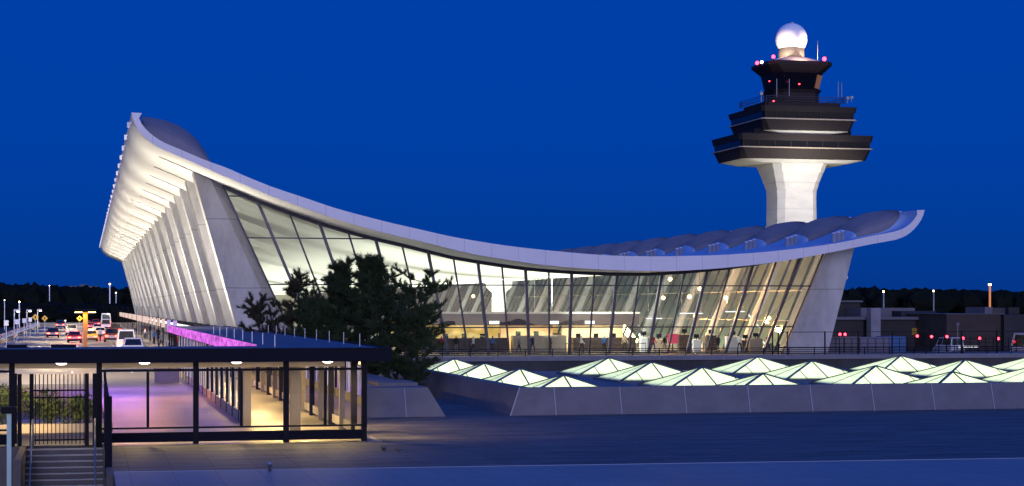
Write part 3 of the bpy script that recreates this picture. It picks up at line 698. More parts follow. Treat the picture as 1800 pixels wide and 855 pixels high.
p = on(474,829,.12); f = MB(); f.lathe((p.x,p.y,.12), [(.05,0),(.05,.18),(.07,.18),(.07,.23),(.03,.26)], 10); tag(f.build('pipe_stub', M['grey_steel']), 'small capped pipe stub standing on the kerb edge of the plaza', 'pipe')
for q, (u, v, lab) in enumerate(((675,793,'small weed tuft growing from a paver joint right of the shelter'),(700,794,'smallest weed tuft on the plaza, right of its neighbour'))):
    p = on(u, v, 0); f = MB(); r5 = random.Random(50+q)
    for _ in range(26): a_ = r5.uniform(0,6.28); f.add([p+Vector((.02*math.cos(a_),.02*math.sin(a_),0)), p+Vector((-.02*math.sin(a_),.02*math.cos(a_),0)), p+Vector((.13*math.cos(a_),.13*math.sin(a_),r5.uniform(.06,.2)/(1+q*.4)))], [(0,1,2)])
    tag(f.build('weed', M['shrub']), lab, 'plant')
# planter block left of the passage
f = MB(); x0, x1 = 9.95, 14.75
f.add([(x0,75,-.05),(x1,75,-.05),(x1-.72,75.38,1.22),(x0,75.38,1.22),(x1,92,-.05),(x1-.72,92,1.22),(x0,92,1.22),(x0,92,-.05)], [(0,1,2,3),(1,4,5,2),(3,2,5,6),(0,3,6,7),(4,7,6,5)])
pb = f.build('planter_wall', [M['granite']]); tag(pb, 'short granite planter block with a sloping end beside the glass shelter', 'planter')
f = MB(); f.box((12.2,77.0,1.2),(13.9,80,1.36)); ORIGIN[pb.name] = Vector(); f.build('planter_cap', M['granite'], pb)
f = MB()
for x in (10.4, 13.05): f.bar((x,74.99,-.02),(x-.02,75.365,1.22),.03,.02,0,up=(0,1,0))
f.build('joint_line', M['joint'], pb)

# terrace edge in front of the hall with its railing
tw_ = empty('terrace_wall', (15,150,LOW), 'long terrace wall with a pale coping below the glass hall', 'wall')
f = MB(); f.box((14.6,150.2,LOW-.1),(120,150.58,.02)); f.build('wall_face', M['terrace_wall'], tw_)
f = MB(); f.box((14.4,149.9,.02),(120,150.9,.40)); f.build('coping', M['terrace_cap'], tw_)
f = MB()
for i in range(36): f.box((16.3+i*2.9,149.885,.04),(16.33+i*2.9,149.898,.385))
f.build('joint_line', M['joint'], tw_)
rl = empty('railing', (15,151.5,0), 'long dark horizontal bar railing along the terrace coping', 'railing')
for z in (.50,.66,.82,.99): f = MB(); f.bar((14.6,151.2,z),(118,151.2,z),.055,.06); f.build('rail', M['fascia_dark'], rl)
for i in range(44): f = MB(); f.bar((15+i*2.4,151.2,.1),(15+i*2.4,151.2,1.03),.07); f.build('post', M['fascia_dark'], rl)
hf = empty('mesh_fence', (58,152.5,0), 'tall dark post fence on the terrace right of the glass wall', 'fence')
f = MB()
us = [1358,1368,1384,1450,1508,1568,1628,1690,1752,1815]
pts = [at(u,600,152.5) for u in us]
for i, p in enumerate(pts): f = MB(); f.bar((p.x,152.5,.1),(p.x,152.5,2.42),.11 if i > 2 else .09); f.build('post', M['black_steel'], hf)
for z in (2.36, 1.0, .45): f = MB(); f.bar((pts[1].x,152.5,z),(pts[-1].x,152.5,z),.055); f.build('rail', M['black_steel'], hf)

# ------------------------------------------------------------------ covered walkway (glass shelter)
S = empty('glass_shelter', (4,62,0), 'covered glass walkway with a flat dark roof and purple lit edge beside the road', 'shelter')
YS = 62.0; ZR0, ZR1 = 2.76, 3.22
f = MB(); f.box((-16,61.2,ZR0),(10.15,61.34,ZR1)); f.box((10.0,61.35,ZR0),(10.15,137,ZR1)); fas = f.build('roof_fascia', M['fascia_dark'], S)
f = MB(); f.box((-16,61.345,ZR0+.06),(9.995,66.2,ZR1-.03)); f.box((6.05,66.21,ZR0+.06),(9.995,137,ZR1-.03)); rfp = f.build('shelter_roof', M['roofing_blue'], S)
f = MB(); f.box((-16,61.36,ZR0+.01),(9.99,66.1,ZR0+.055)); f.box((6.06,66.22,ZR0+.01),(9.99,136.9,ZR0+.055)); f.build('ceiling', M['shelter_ceiling'], S)
f = MB(); f.box((-16,65.95,2.44),(9.2,66.08,ZR0+.005)); f.build('rear_beam', M['shelter_ceiling'], S)
f = MB(); f.box((5.92,66.3,ZR0),(6.04,137.1,ZR1+.02)); f.build('lit_fascia', M['led_purple'], S)
for i in range(17): f = MB(); f.box((9.6,65+i*4.2,ZR1-.03),(9.622,65.022+i*4.2,ZR1+.42)); f.build('roof_rod', M['grey_steel'], rfp)
for i in range(8): f = MB(); f.box((6.5,64.5+i*4.5,ZR1-.03),(6.53,64.53+i*4.5,ZR1+.40)); f.build('roof_rod', M['grey_steel'], rfp)
for u, w in ((31,.32),(112,.42)):
    p = at(u,605,66); f = MB(); f.box((p.x-w,65,ZR1-.03),(p.x+w,65.8,ZR1+.07)); f.build('roof_box', M['fascia_dark'], rfp)
posts = [-12.2,-8.9,-5.6,-2.35,.45,3.62,6.65,9.32]
for i, x in enumerate(posts):
    f = MB(); f.box((x-.09,61.95,-.05),(x+.09,62.15,ZR0+.005)); f.build('post', M['black_steel'], S)
for i in range(len(posts)-1):
    if i == 3: continue
    xa, xb = posts[i]+.09, posts[i+1]-.09
    f = MB(); f.box((xa,62.0,2.44),(xb,62.1,2.52)); f.box((xa,62.0,.52),(xb,62.1,.58)); f.box(((xa+xb)/2-.045,62.005,.585),((xa+xb)/2+.045,62.095,2.435)); f.build('window_frame', M['black_steel'], S)
    f = MB(); f.box((xa,61.99,.08),(xb,62.09,.40)); f.build('base_panel', M['fascia_dark'], S)
    f = MB(); f.quad((xa,62.05,.585),(xb,62.05,.585),(xb,62.05,2.435),(xa,62.05,2.435)); f.quad((xa,62.05,.402),(xb,62.05,.402),(xb,62.05,.518),(xa,62.05,.518)); f.build('glass_panel', M['shelter_glass'], S)
# right wall of the arm: posts, panels and glass along Y; left row of posts too
f = MB(); f.box((9.36,62.2,.12),(9.42,136.5,.45)); f.build('kick_panel', M['stone_pale'], S)
for i in range(24):
    y = 64.6 + i*3.1
    f = MB(); f.box((9.24,y-.12,.01),(9.48,y+.12,ZR0+.005)); f.build('post', M['taupe'] if i % 2 else M['fascia_dark'], S)
for i in range(64): f = MB(); f.box((9.39,63.0+i*.775,.46),(9.46,63.06+i*.775,ZR0)); f.build('window_bar', M['stone_pale'], S)
f = MB(); f.quad((9.34,62.2,.46),(9.34,136,.46),(9.34,136,2.6),(9.34,62.2,2.6)); f.build('glass_panel', M['shelter_glass'], S)
for i in range(20):
    y = 74 + i*3.3
    f = MB(); f.box((6.0,y-.06,.01),(6.12,y+.06,ZR0+.005)); f.build('post', M['fascia_dark'], S)
f = MB(); f.box((6.03,72,.02),(6.1,136,.42)); f.build('kick_panel', M['stone_pale'], S)
for i in range(32): f = MB(); f.box((6.03,73+i*1.6,.43),(6.09,73.06+i*1.6,ZR0)); f.build('window_bar', M['grey_steel'], S)
for y in (70.5,): 
    f = MB(); f.box((5.9,y-.14,.01),(6.2,y+.14,ZR0+.005)); f.build('post', M['taupe'], S)
f = MB(); f.box((7.25,66.2,.01),(7.62,66.5,ZR0+.004)); f.build('post', M['taupe'], S)
for u in (-40, 108, 254, 416, 576):
    p = at(u, 637, 63.4); f = MB(); f.lathe((p.x,63.4,ZR0-.045), [(.10,-.07),(.19,-.02),(.2,.05)], 14); f.build('ceiling_light', M['white_lamp'], S)
    lamp('shelter_light', 'AREA', (p.x,63.4,ZR0-.16), (p.x,63.4,0), 150, (1,.70,.28), shape='DISK', size=.32)
for i in range(7):
    y = 69 + i*8.5; f = MB(); f.lathe((8.0,y,ZR0-.045), [(.16,0),(.17,.05)], 12); f.build('ceiling_light', M['white_lamp'], S)
    lamp('shelter_light', 'AREA', (8.0,y,ZR0-.06), (8.0,y,0), (400 if i < 6 else 160), (1,.68,.27), shape='DISK', size=.32)
lamp('rear_fill', 'SPOT', (2.3,66.15,2.5), (2.3,71.5,0), 2500, (1,.40,.12), spot_size=R(40), spot_blend=.9, shadow_soft_size=.2)  # added spots tinting the ground and shrubs behind, no fixtures there
lamp('rear_fill', 'SPOT', (-2.0,66.15,2.5), (-2.0,71.5,.2), 1600, (1,.62,.25), spot_size=R(80), spot_blend=.9, shadow_soft_size=.2)
for y in (63.6, 68.5): lamp('shelter_light', 'SPOT', (8.9,y,2.68), (12.2,y+.8,0), 900, (1,.62,.26), spot_size=R(95), spot_blend=.9, shadow_soft_size=.15)  # spots added for the warm spill on the plaza, no fixtures
lamp('pavement_fill', 'AREA', (-3.5,104,3.9), None, 420, (1,.36,.12), rot=(0,0,0), shape='RECTANGLE', size=4, size_y=3)  # added hanging fill lamps, tint the pavement orange and purple
lamp('pavement_fill', 'AREA', (2.2,92,3.9), None, 620, (1,.36,.10), rot=(0,0,0), shape='RECTANGLE', size=4, size_y=1.0)
lamp('pavement_fill', 'AREA', (1.6,104,3.9), None, 800, (.38,.14,1), rot=(0,0,0), shape='RECTANGLE', size=4, size_y=1.2)
lamp('purple_wash', 'AREA', (5.85,98,2.7), None, 160, (.42,.2,1.0), rot=(0,R(55),0), shape='RECTANGLE', size=.3, size_y=60)
# litter bin / ticket machine behind the glass
vb = on(294,674.5,0)
mb = empty('vending_box', (vb.x,vb.y,0), 'dark square cabinet standing on the pavement behind the shelter glass', 'cabinet')
f = MB(); f.box((vb.x-.72,vb.y,.05),(vb.x+.72,vb.y+.8,.82)); f.build('cabinet', M['granite'], mb); f = MB(); f.box((vb.x-.78,vb.y-.05,.82),(vb.x+.78,vb.y+.85,.88)); f.build('lid', M['black_steel'], mb)

# gate in the shelter front, side fence, handrails, stairs
G = empty('metal_gate', (-.95,61.9,0), 'black picket gate closing the shelter at the top of the stairs', 'gate')
for x in (-2.1,-1.72,.05,.30): f = MB(); f.bar((x,61.88,.0),(x,61.88,2.4),.13); f.build('gate_post', M['black_steel'], G)
f = MB()
for z in (.22,1.62,1.85): f.bar((-1.7,61.86,z),(.05,61.86,z),.05)
for i in range(13): f.bar((-1.6+i*.13,61.86,.08),(-1.6+i*.13,61.86,2.38),.028)
f.build('picket_leaf', M['black_steel'], G)
f = MB(); f.box((-2.32,61.82,.12),(-2.18,61.94,2.42)); f.build('side_panel', M['black_steel'], G); f = MB(); f.box((.37,61.82,.12),(.45,61.94,2.42)); f.build('side_panel', M['black_steel'], G)
SF = empty('picket_fence', (.72,57,0), 'dark metal picket side fence with a falling top beside the stairs', 'fence')
f = MB()
def ftop(y): return 2.42 - .36*((61.6-y)/8.4)**.6
for i in range(30):
    y = 61.5 - i*.29; f.bar((.62,y,-.1),(.62,y,ftop(y)),.05,.05)
f.build('picket', M['black_steel'], SF)
f = MB()
for i in range(10): f.bar((.62,61.6-i*.85,ftop(61.6-i*.85)),(.62,61.6-(i+1)*.85,ftop(61.6-(i+1)*.85)),.08)
f.bar((.62,61.6,.25),(.62,53.1,.1),.06); f.bar((.62,61.6,1.4),(.62,53.1,1.35),.05)
f.build('rail', M['black_steel'], SF)
f = MB(); f.box((.54,53.0,-.25),(.74,53.12,2.06)); f.build('end_post', M['fascia_dark'], SF)
f = MB()
for n in range(10):
    f.box((-1.85,61.4-.31*n-.31,LOW-.3),(.55,61.4-.31*n,-.17*n-.02), 0)
    f.box((-1.86,61.4-.31*n-.325,-.17*n-.06),(.56,61.4-.31*n-.28,-.17*n-.015), 1)
tag(f.build('stairs', [M['step'], M['stone_pale']]), kind='structure')
f = MB(); f.box((.56,50.4,LOW-.2),(.74,61.9,.05)); f.box((-2.08,56,LOW-.2),(-1.87,61.9,.03)); f.box((-9,61.6,LOW-.2),(-2.09,61.95,.02)); tag(f.build('retaining_wall', M['step']), 'rough concrete retaining wall flanking the stairs', 'wall')
f = MB(); f.quad((-9,40,LOW+.02),(-2.1,40,LOW+.02),(-2.1,61.5,LOW+.4),(-9,61.5,LOW+.4)); tag(f.build('pebble_bed', M['pebbles']), kind='structure')
for x, lab in ((-1.66,'left steel handrail running down the stairs'),(.30,'right steel handrail of the stairs, next to the picket fence')):
    f = MB(); f.tube([(x,61.3,0),(x,61.25,.85),(x,61.0,.95),(x,60.4,.72),(x,56.0,-1.6)], .028, 8); tag(f.build('handrail', M['grey_steel']), lab, 'handrail', 'handrails of the stairs')
p = dist(16, 55); bl = empty('path_light', (p.x,p.y,LOW+.3), 'pale green post with a flat dark lamp head left of the stairs', 'path light')
zt = EYE - 187/FPX*55
f = MB(); f.bar((p.x,p.y,LOW+.2),(p.x,p.y,zt),.13); f.build('post', M['pale_green'], bl)
f = MB(); f.box((p.x-.22,p.y-.22,zt),(p.x+.22,p.y+.22,zt+.2)); f.build('lamp_head', M['black_steel'], bl)
# shrubs seen through the left panes
def leafball(mb, c, r, n, size, rr, flat=.8):
    for _ in range(n):
        d = Vector((rr.gauss(0,1),rr.gauss(0,1),rr.gauss(0,1))).normalized() * r * rr.random()**.4; d.z *= flat
        p = c + d; a = Vector((rr.gauss(0,1),rr.gauss(0,1),rr.gauss(0,1))).normalized(); b = a.cross(Vector((rr.gauss(0,1),rr.gauss(0,1),rr.gauss(0,1)))).normalized()
        mb.add([p-a*size, p+b*size*.4, p+a*size, p-b*size*.4], [(0,1,2,3)])
shr = [(12,700,70,1.0,'leafy shrub behind the leftmost shelter pane'),(84,712,71,.8,'leafy shrub behind the left half of the gate'),(136,716,70.5,.75,'leafy shrub behind the right half of the gate'),(-34,690,72,1.1,'largest leafy shrub at the left picture edge')]
for u, v, Y, r, lab in shr:
    p = at(u, v, Y); t = empty('shrub', (p.x,Y,0), lab, 'shrub', 'shrubs behind the shelter glass')
    f = MB()
    for q in range(7): leafball(f, Vector((p.x+rnd.uniform(-r,r)*.7, Y+rnd.uniform(-r,r)*.5, .35+rnd.uniform(.2,1)*r)), r*.6, 170, .09, rnd)
    f.build('foliage', M['shrub'], t)
    f = MB(); f.tube([(p.x,Y,0),(p.x+.05,Y,.6)], [.05,.03], 6); f.build('stem', M['bark'], t)
f = MB(); f.box((-9,68.6,0),(1.0,68.75,.32)); f.box((-9,68.76,0),(1.0,73.2,.22)); tag(f.build('planting_bed', M['stone_pale']), 'low concrete planting bed edge behind the gate', 'planter')

# ------------------------------------------------------------------ pine trees
def tuft(mb, p, d, ln, n, rr):
    d = d.normalized(); s = d.orthogonal().normalized(); t = d.cross(s)
    for _ in range(n):
        a = rr.uniform(0, 6.283); sp = rr.uniform(.25, 1.1); q = (d + (s*math.cos(a) + t*math.sin(a))*sp).normalized()
        b = p - d*ln*.5*rr.random(); w = q.cross(Vector((rr.gauss(0,1),rr.gauss(0,1),rr.gauss(0,1)))).normalized()*.013
        mb.add([b-w, b+w, b+q*ln*rr.uniform(.7,1.15)], [(0,1,2)])
def pine(base, H, spread, nb, seed, label, mt, dens=1.0, lean=(0,0), low=.12, shape=None, tr=.16):
    rr = random.Random(seed); t = empty('pine_tree', base, label, 'tree')
    base = Vector(base); tk = MB(); fl = MB()
    pts = [base + Vector((lean[0]*q*q + .12*math.sin(q*7+seed), lean[1]*q*q + .1*math.cos(q*5+seed), H*q)) for q in [i/8 for i in range(9)]]
    tk.tube(pts, [tr*(1-.88*i/8) for i in range(9)], 8)
    def along(q):
        i = min(7, int(q*8)); return pts[i].lerp(pts[i+1], q*8-i)
    for b in range(nb):
        q = low + (1-low)*(b+rr.random())/nb; a = b*2.4 + rr.uniform(-.5,.5)
        L_ = spread * (shape(q) if shape else (1-q)**.6*.9+.12) * rr.uniform(.6,1.15)
        d = Vector((math.cos(a), math.sin(a), rr.uniform(.05,.45))).normalized(); s0 = along(q); path = [s0]; dd = d.copy()
        seg = 5
        for j in range(seg):
            dd = (dd + Vector((rr.gauss(0,.16),rr.gauss(0,.16),rr.gauss(.07,.12)))).normalized(); path.append(path[-1] + dd*L_/seg)
        tk.tube(path, [max(.012, .055*(1-j/(seg+.5))*(1-q*.5)) for j in range(seg+1)], 5)
        for j in range(2, seg+1):
            m_ = int((2 + 2.2*j/seg) * dens + rr.random())
            for _ in range(m_):
                c = path[j].lerp(path[j-1], rr.random()); sd = (Vector((rr.gauss(0,1),rr.gauss(0,1),rr.gauss(.45,.5))).normalized()*.85 + dd*.6).normalized()
                e = c + sd*rr.uniform(.18,.6)
                tk.tube([c, e], [.014,.008], 3)
                for kk in range(5): tuft(fl, c.lerp(e, .2+.2*kk), (sd + Vector((0,0,.35))), .26, 21, rr)
    tuft(fl, pts[-1], Vector((0,0,1)), .3, 30, rr)
    tk.build('trunk', M['bark'], t); fl.build('crown', mt, t)
    return t
def pt(u, D): p = dist(u, D); p.z = 0; return p
pine(pt(648,96), 6.75, 2.85, 84, 3, 'dense dark pine tree, tallest one in front of the glass wall', M['needle'], 1.1, (.1,.2), .10, lambda q: .55+.6*math.sin(min(1,q*1.15)*3.0)**.8 if q < .75 else .30, .18)
pine(pt(596,98), 6.5, 2.2, 56, 11, 'middle pine tree pressed against the tallest one', M['needle'], 1.0, (.1,0), .12, lambda q: .75+.35*math.sin(q*3.0) if q < .7 else .30, .15)
pine(pt(524,100), 6.1, 2.6, 38, 5, 'thin sparse pine tree with brownish needles left of the dense ones', M['needle_dry'], .55, (.2,.1), .15, lambda q: 1.3-1.05*q, .13)
pine(pt(468,103), 4.6, 2.3, 30, 21, 'smallest sparse pine tree nearest the leaning columns', M['needle_dry'], .55, (-.6,0), .2, lambda q: 1.25-.85*q, .10)
pine(pt(556,95), 4.3, 2.2, 46, 17, 'low dark pine filling the gap between the sparse and the middle pine', M['needle'], .95, (0,0), .12, lambda q: 1.1-.55*q, .11)
pine(pt(712,93), 4.1, 1.8, 40, 8, 'low bushy pine tree at the right, over the planter block', M['needle'], 1.0, (.3,0), .12, lambda q: 1.0-.45*q, .12)
pine(pt(728,98), 6.0, 2.0, 26, 31, 'open pine tree reaching right in front of the glass panes', M['needle'], .7, (.5,0), .3, lambda q: .7+.3*math.sin(q*3), .12)

# ------------------------------------------------------------------ road side
par = empty('guard_rail', (-11,300,0), 'pale road parapet with steel rails along the left road edge', 'guard rail')
f = MB(); f.box((-10.9,140,-.02),(-10.4,452,.35)); f.build('parapet', M['stone_pale'], par)
f = MB()
for z in (.75,1.05): f.bar((-10.7,140,z),(-10.7,452,z),.09)
f.build('rail', M['grey_steel'], par)
f = MB()
for i in range(78): f = MB(); f.bar((-10.7,142+i*4,.3),(-10.7,142+i*4,1.1),.08); f.build('post', M['grey_steel'], par)
f = MB(); f.box((-14,455,-.1),(14,455.4,.8)); tag(f.build('end_barrier', M['stone_pale']), 'low pale barrier across the far end of the road', 'barrier')
for u, v0, D, lab in ((25,546,232,'nearest tall white street lamp on the left parapet'),(47,546,275,'middle white street lamp on the left parapet'),(66,545.5,330,'farthest white street lamp on the left parapet')):
    p = dist(u, D); top = EYE + (540-v0)/FPX*D; t = empty('street_lamp', (p.x,p.y,0), lab, 'street lamp', 'street lamps along the left parapet')
    f = MB(); f.tube([(p.x,p.y,0),(p.x,p.y,top)], [.11,.07], 8); f.build('post', M['white_paint'], t)
    f = MB(); f.box((p.x-.05,p.y-.2,top-.1),(p.x+.75,p.y+.2,top+.15)); h = f.build('lamp_head', M['white_paint'], t)
    f = MB(); f.box((p.x+.3,p.y-.22,top-.2),(p.x+.65,p.y+.17,top-.101)); f.build('lamp_glass', M['white_lamp'], h)
for y in (125, 152, 182, 215, 250, 290, 335, 385, 440):
    lamp('road_light', 'SPOT', (-3, y, 9), (-1, y, 0), 14000, (1,.76,.42), spot_size=R(150), spot_blend=.8, shadow_soft_size=.3)
for u, v, D, lab in ((62,558,300,'yellow diamond warning sign just left of the farthest street lamp'),(78.6,560,320,'yellow diamond warning sign right of the farthest street lamp'),(140,560,330,'yellow diamond warning sign half behind the orange post')):
    p = dist(u, D, v); t = empty('warning_sign', (p.x,p.y,0), lab, 'sign', 'yellow diamond warning signs'); s = .55
    f = MB(); f.add([(p.x-s,p.y-.03,p.z),(p.x,p.y-.03,p.z-s),(p.x+s,p.y-.03,p.z),(p.x,p.y-.03,p.z+s),(p.x-s,p.y,p.z),(p.x,p.y,p.z-s),(p.x+s,p.y,p.z),(p.x,p.y,p.z+s)], [(0,1,2,3),(7,6,5,4),(0,4,5,1),(1,5,6,2),(2,6,7,3),(3,7,4,0)]); f.build('board', M['yellow_sign'], t)
    f = MB(); f.box((p.x-.1,p.y-.045,p.z-.2),(p.x+.1,p.y-.031,p.z+.2)); f.build('symbol', M['black_steel'], t)
    f = MB(); f.bar((p.x,p.y+.04,0),(p.x,p.y+.04,p.z+.3),.07); f.build('post', M['grey_steel'], t)
for u, v, D, lab in ((11,568,215,'first square white sign from the left, beyond the parapet'),(30,566,240,'second square white sign from the left, beside the nearest street lamp'),(42.5,564,265,'third square white sign from the left'),(53,562,290,'fourth square white sign, nearest the yellow diamonds')):
    p = dist(u, D, v); t = empty('square_sign', (p.x,p.y,0), lab, 'sign', 'square white signs beyond the parapet')
    f = MB(); f.box((p.x-.26,p.y-.03,p.z-.32),(p.x+.26,p.y,p.z+.32)); f.build('board', mat('sign_board_white', (.75,.75,.78), .5, emit=(.6,.62,.8), estr=.3), t)
    f = MB(); f.bar((p.x,p.y+.04,LOW),(p.x,p.y+.04,p.z),.07); f.build('post', M['grey_steel'], t)
# orange-lit sign pylon
p = dist(150, 140); t = empty('lit_pylon', (p.x,p.y,0), 'orange lit post carrying a wide flat dark roof on the road median', 'pylon')
f = MB(); f.box((p.x-.17,p.y-.17,0),(p.x+.17,p.y+.17,4.25)); f.build('post', mat('orange_post', (.50,.22,.04), .5, var=.1, scale=2), t)
f = MB(); f.box((p.x-.85,p.y-.6,4.22),(p.x+.85,p.y+.6,4.44)); c = f.build('flat_roof', M['black_steel'], t)
f = MB(); f.box((p.x-.78,p.y-.45,4.17),(p.x-.22,p.y-.3,4.219)); f.box((p.x+.22,p.y-.45,4.17),(p.x+.78,p.y-.3,4.219)); f.build('lamp', M['warm_lamp'], c)
for dx in (-.5,.5): lamp('pylon_light', 'AREA', (p.x+dx,p.y-.42,4.15), (p.x,p.y-.22,1.2), 60, (1,.5,.1), size=.3)
# kerb sign posts with lit blades
for i in range(22):
    y = 178 + i*13.5; x = 8.4
    t = empty('kerb_sign', (x,y,.13), 'lit blade sign on a thin post along the crowded kerb' if i > 1 else ('nearest lilac blade sign on a post at the kerb' if i == 0 else 'second lilac blade sign on a post at the kerb'), 'sign', 'lit blade signs along the kerb')
    f = MB(); f.box((x-.2,y-.06,2.35),(x+.2,y+.06,3.3)); f.build('blade', M['sign_lilac'] if i < 2 else M['sign_pink'], t)
    f = MB(); f.bar((x,y,.1),(x,y,2.36),.09); f.build('post', M['black_steel'], t)

for i, y in enumerate(FLOODS):  # posts added only to carry the curb floods
    t = empty('added_flood_post', (6.6,y,0), 'added thin dark kerb post carrying an upward floodlight in the long row before the columns', 'floodlight', 'added floodlight posts along the kerb')
    f = MB(); f.bar((6.6,y,-.02),(6.6,y,4.6),.05); f.build('post', M['black_steel'], t)
    f = MB(); f.box((6.5,y-1.6,4.58),(6.7,y+1.6,4.63)); f.build('lamp_head', M['black_steel'], t)
# cars ----------------------------------------------------------------
CARP = {}
def paint(c, name): 
    if name not in CARP: CARP[name] = mat('car_paint_'+name, c, .28, .1, spec=.6)
    return CARP[name]
def car(kind, loc, color, cname, label, rz=0.0, lights=True):
    t = empty('car' if kind in ('sedan','suv') else ('van' if kind == 'van' else 'bus'), loc, label, {'sedan':'car','suv':'car','van':'van','bus':'bus'}[kind], 'vehicles on the kerb road', rz, local=True)
    L_, W, H, hb, zc, y0, y1, ya, yb = {'sedan':(4.7,1.82,1.45,.95,.22,-2.35,2.35,-1.75,1.0), 'suv':(4.8,1.92,1.80,1.08,.28,-2.4,2.4,-2.25,1.1), 'van':(5.4,2.0,2.25,1.15,.28,-2.7,2.7,-2.65,1.6), 'bus':(9,2.45,3.05,1.2,.35,-4.5,4.5,-4.45,4.2)}[kind]
    w = W/2; f = MB()
    prof = [(y0+.08,zc),(y0,zc+.25),(y0+.02,hb-.18),(y0+.12,hb),(yb+.25,hb-.02),(y1-.35,hb-.22),(y1-.03,hb-.42),(y1,zc+.2),(y1-.1,zc)]
    n = len(prof); secs = []
    for sx, ins in ((-w,.10),(-w+.09,0),(w-.09,0),(w,.10)):
        secs.append([(sx, y*(1-ins*.25), zc + (z-zc)*(1-ins*.55) + ins*.12) for y, z in prof])
    for s in secs: f.v += [Vector(q) for q in s]
    for a in range(3):
        for i in range(n): f.f.append([a*n+i, a*n+(i+1)%n, (a+1)*n+(i+1)%n, (a+1)*n+i]); f.m.append(0); f.smooth.append(False)
    f.f.append(list(range(n))); f.f.append([3*n+i for i in reversed(range(n))]); f.m += [0,0]; f.smooth += [False]*2
    tp = .42 if kind == 'sedan' else (.18 if kind == 'suv' else .08)
    bot = [(-w+.06,ya,hb-.03),(w-.06,ya,hb-.03),(w-.06,yb+.25,hb-.03),(-w+.06,yb+.25,hb-.03)]
    top = [(-w+.24,ya+tp+.1,H),(w-.24,ya+tp+.1,H),(w-.24,yb-.45,H),(-w+.24,yb-.45,H)]
    f.hull8(bot, top); body = f.build('body', paint(color, cname), t)
    Bv, Tv = [Vector(q) for q in bot], [Vector(q) for q in top]; f = MB()
    for i in range(4):
        a, b, c, d = Bv[i], Bv[(i+1)%4], Tv[(i+1)%4], Tv[i]
        def bl(s, tt): return (a.lerp(b, s)).lerp(d.lerp(c, s), tt)
        nrm = (b-a).cross(d-a).normalized()*.012
        if i % 2: rng = ((.06,.36),(.40,.66),(.70,.95))
        else: rng = ((.07,.93),)
        for s0, s1 in rng: f.quad(bl(s0,.14)+nrm, bl(s1,.14)+nrm, bl(s1,.88)+nrm, bl(s0,.88)+nrm)
    f.build('window', M['car_glass'], t)
    wr = .34 if kind != 'bus' else .48
    for sx in (-1, 1):
        for yy in (y0 + L_*.19, y1 - L_*.19):
            f = MB(); n = 16; c0 = Vector((sx*(w-.12), yy, wr)); o = len(f.v)
            for dx in (-.12, .12):
                for kk in range(n): f.v.append(c0 + Vector((dx, wr*math.cos(2*math.pi*kk/n), wr*math.sin(2*math.pi*kk/n))))
            for kk in range(n): f.f.append([kk, (kk+1)%n, n+(kk+1)%n, n+kk]); f.m.append(0); f.smooth.append(True)
            f.f.append(list(range(n))); f.f.append([n+kk for kk in reversed(range(n))]); f.m += [0,0]; f.smooth += [False]*2
            wh = f.build('wheel', M['rubber'], t)
            f = MB(); f.add([c0 + Vector((sx*.125, .2*math.cos(2*math.pi*kk/10), .2*math.sin(2*math.pi*kk/10))) for kk in range(10)], [tuple(range(10))]); f.build('rim', M['rim'], wh)
        if lights:
            f = MB(); zt = hb-.28; f.box((sx*(w-.08), y0-.035, zt-.08), (sx*(w-.5), y0+.05, zt+.1)); f.build('tail_light', M['tail'], t)
        f = MB(); f.box((sx*(w-.12), y1-.12, hb-.55), (sx*(w-.5), y1+.02, hb-.4)); f.build('headlight', M['white_lamp'], t)
    f = MB(); f.box((-.26,y0-.03,.55),(.26,y0+.02,.68)); f.build('number_plate', M['plate'], t)
    f = MB(); f.box((-w+.1,y0-.05,zc+.02),(w-.1,y0+.05,zc+.2)); f.build('bumper', M['fascia_dark'], t)
    return t
def cpos(u, v): p = on(u, v, 0); p.z = 0; return p
car('sedan', cpos(93,593.5), (.03,.012,.014), 'black_red', 'dark sedan alone in the left lane with its tail lights on')
car('sedan', cpos(131,602), (.45,.02,.02), 'red', 'bright red sedan braking just left of the orange post')
car('suv', cpos(126,590), (.30,.30,.32), 'silver', 'silver car just ahead of the bright red sedan')
car('suv', cpos(106,577.5), (.05,.05,.06), 'charcoal', 'far charcoal car near the end barrier of the road')
tx = car('sedan', cpos(160,600), (.70,.36,.01), 'taxi_yellow', 'yellow taxi just right of the orange post')
f = MB(); f.box((-.35,-.2,1.44),(.35,.1,1.62)); f.build('roof_sign', M['warm_lamp'], tx)
car('suv', cpos(196,601), (.22,.06,.02), 'rust', 'rust orange SUV pulled up to the kerb behind the white pair')
car('sedan', cpos(188,590.5), (.05,.012,.014), 'maroon', 'dark maroon sedan ahead of the rust orange SUV')
car('sedan', cpos(160,579), (.40,.02,.02), 'red2', 'far red sedan in the middle lane left of the white van')
car('sedan', cpos(171,583), (.60,.58,.58), 'pearl', 'pale sedan with glaring tail lights in the middle lane')
car('van', cpos(186,581), (.70,.70,.70), 'white_van', 'white van parked at the kerb ahead of the dark cars')
car('bus', cpos(186,573), (.66,.66,.62), 'bus_white', 'white shuttle bus at the kerb, farthest in its queue')
car('suv', dist(233,166)-Vector((0,0,EYE)), (.78,.78,.80), 'white_suv', 'nearest white SUV with a broad rear window above the shelter roof', lights=False)
car('van', dist(221,190)-Vector((0,0,EYE)), (.74,.74,.76), 'white_suv2', 'white people carrier just ahead of the nearest white SUV')
car('suv', cpos(168,575), (.35,.02,.02), 'red3', 'far red SUV just left of the shuttle bus', )
car('sedan', cpos(153,574.5), (.25,.25,.27), 'grey', 'small grey sedan farthest down the middle lane')
car('suv', cpos(203,588), (.10,.02,.02), 'darkred', 'dark red SUV at the kerb right of the maroon sedan')
car('sedan', cpos(176,592), (.62,.60,.60), 'pearl2', 'white sedan with glaring brake lights behind the pale sedan')
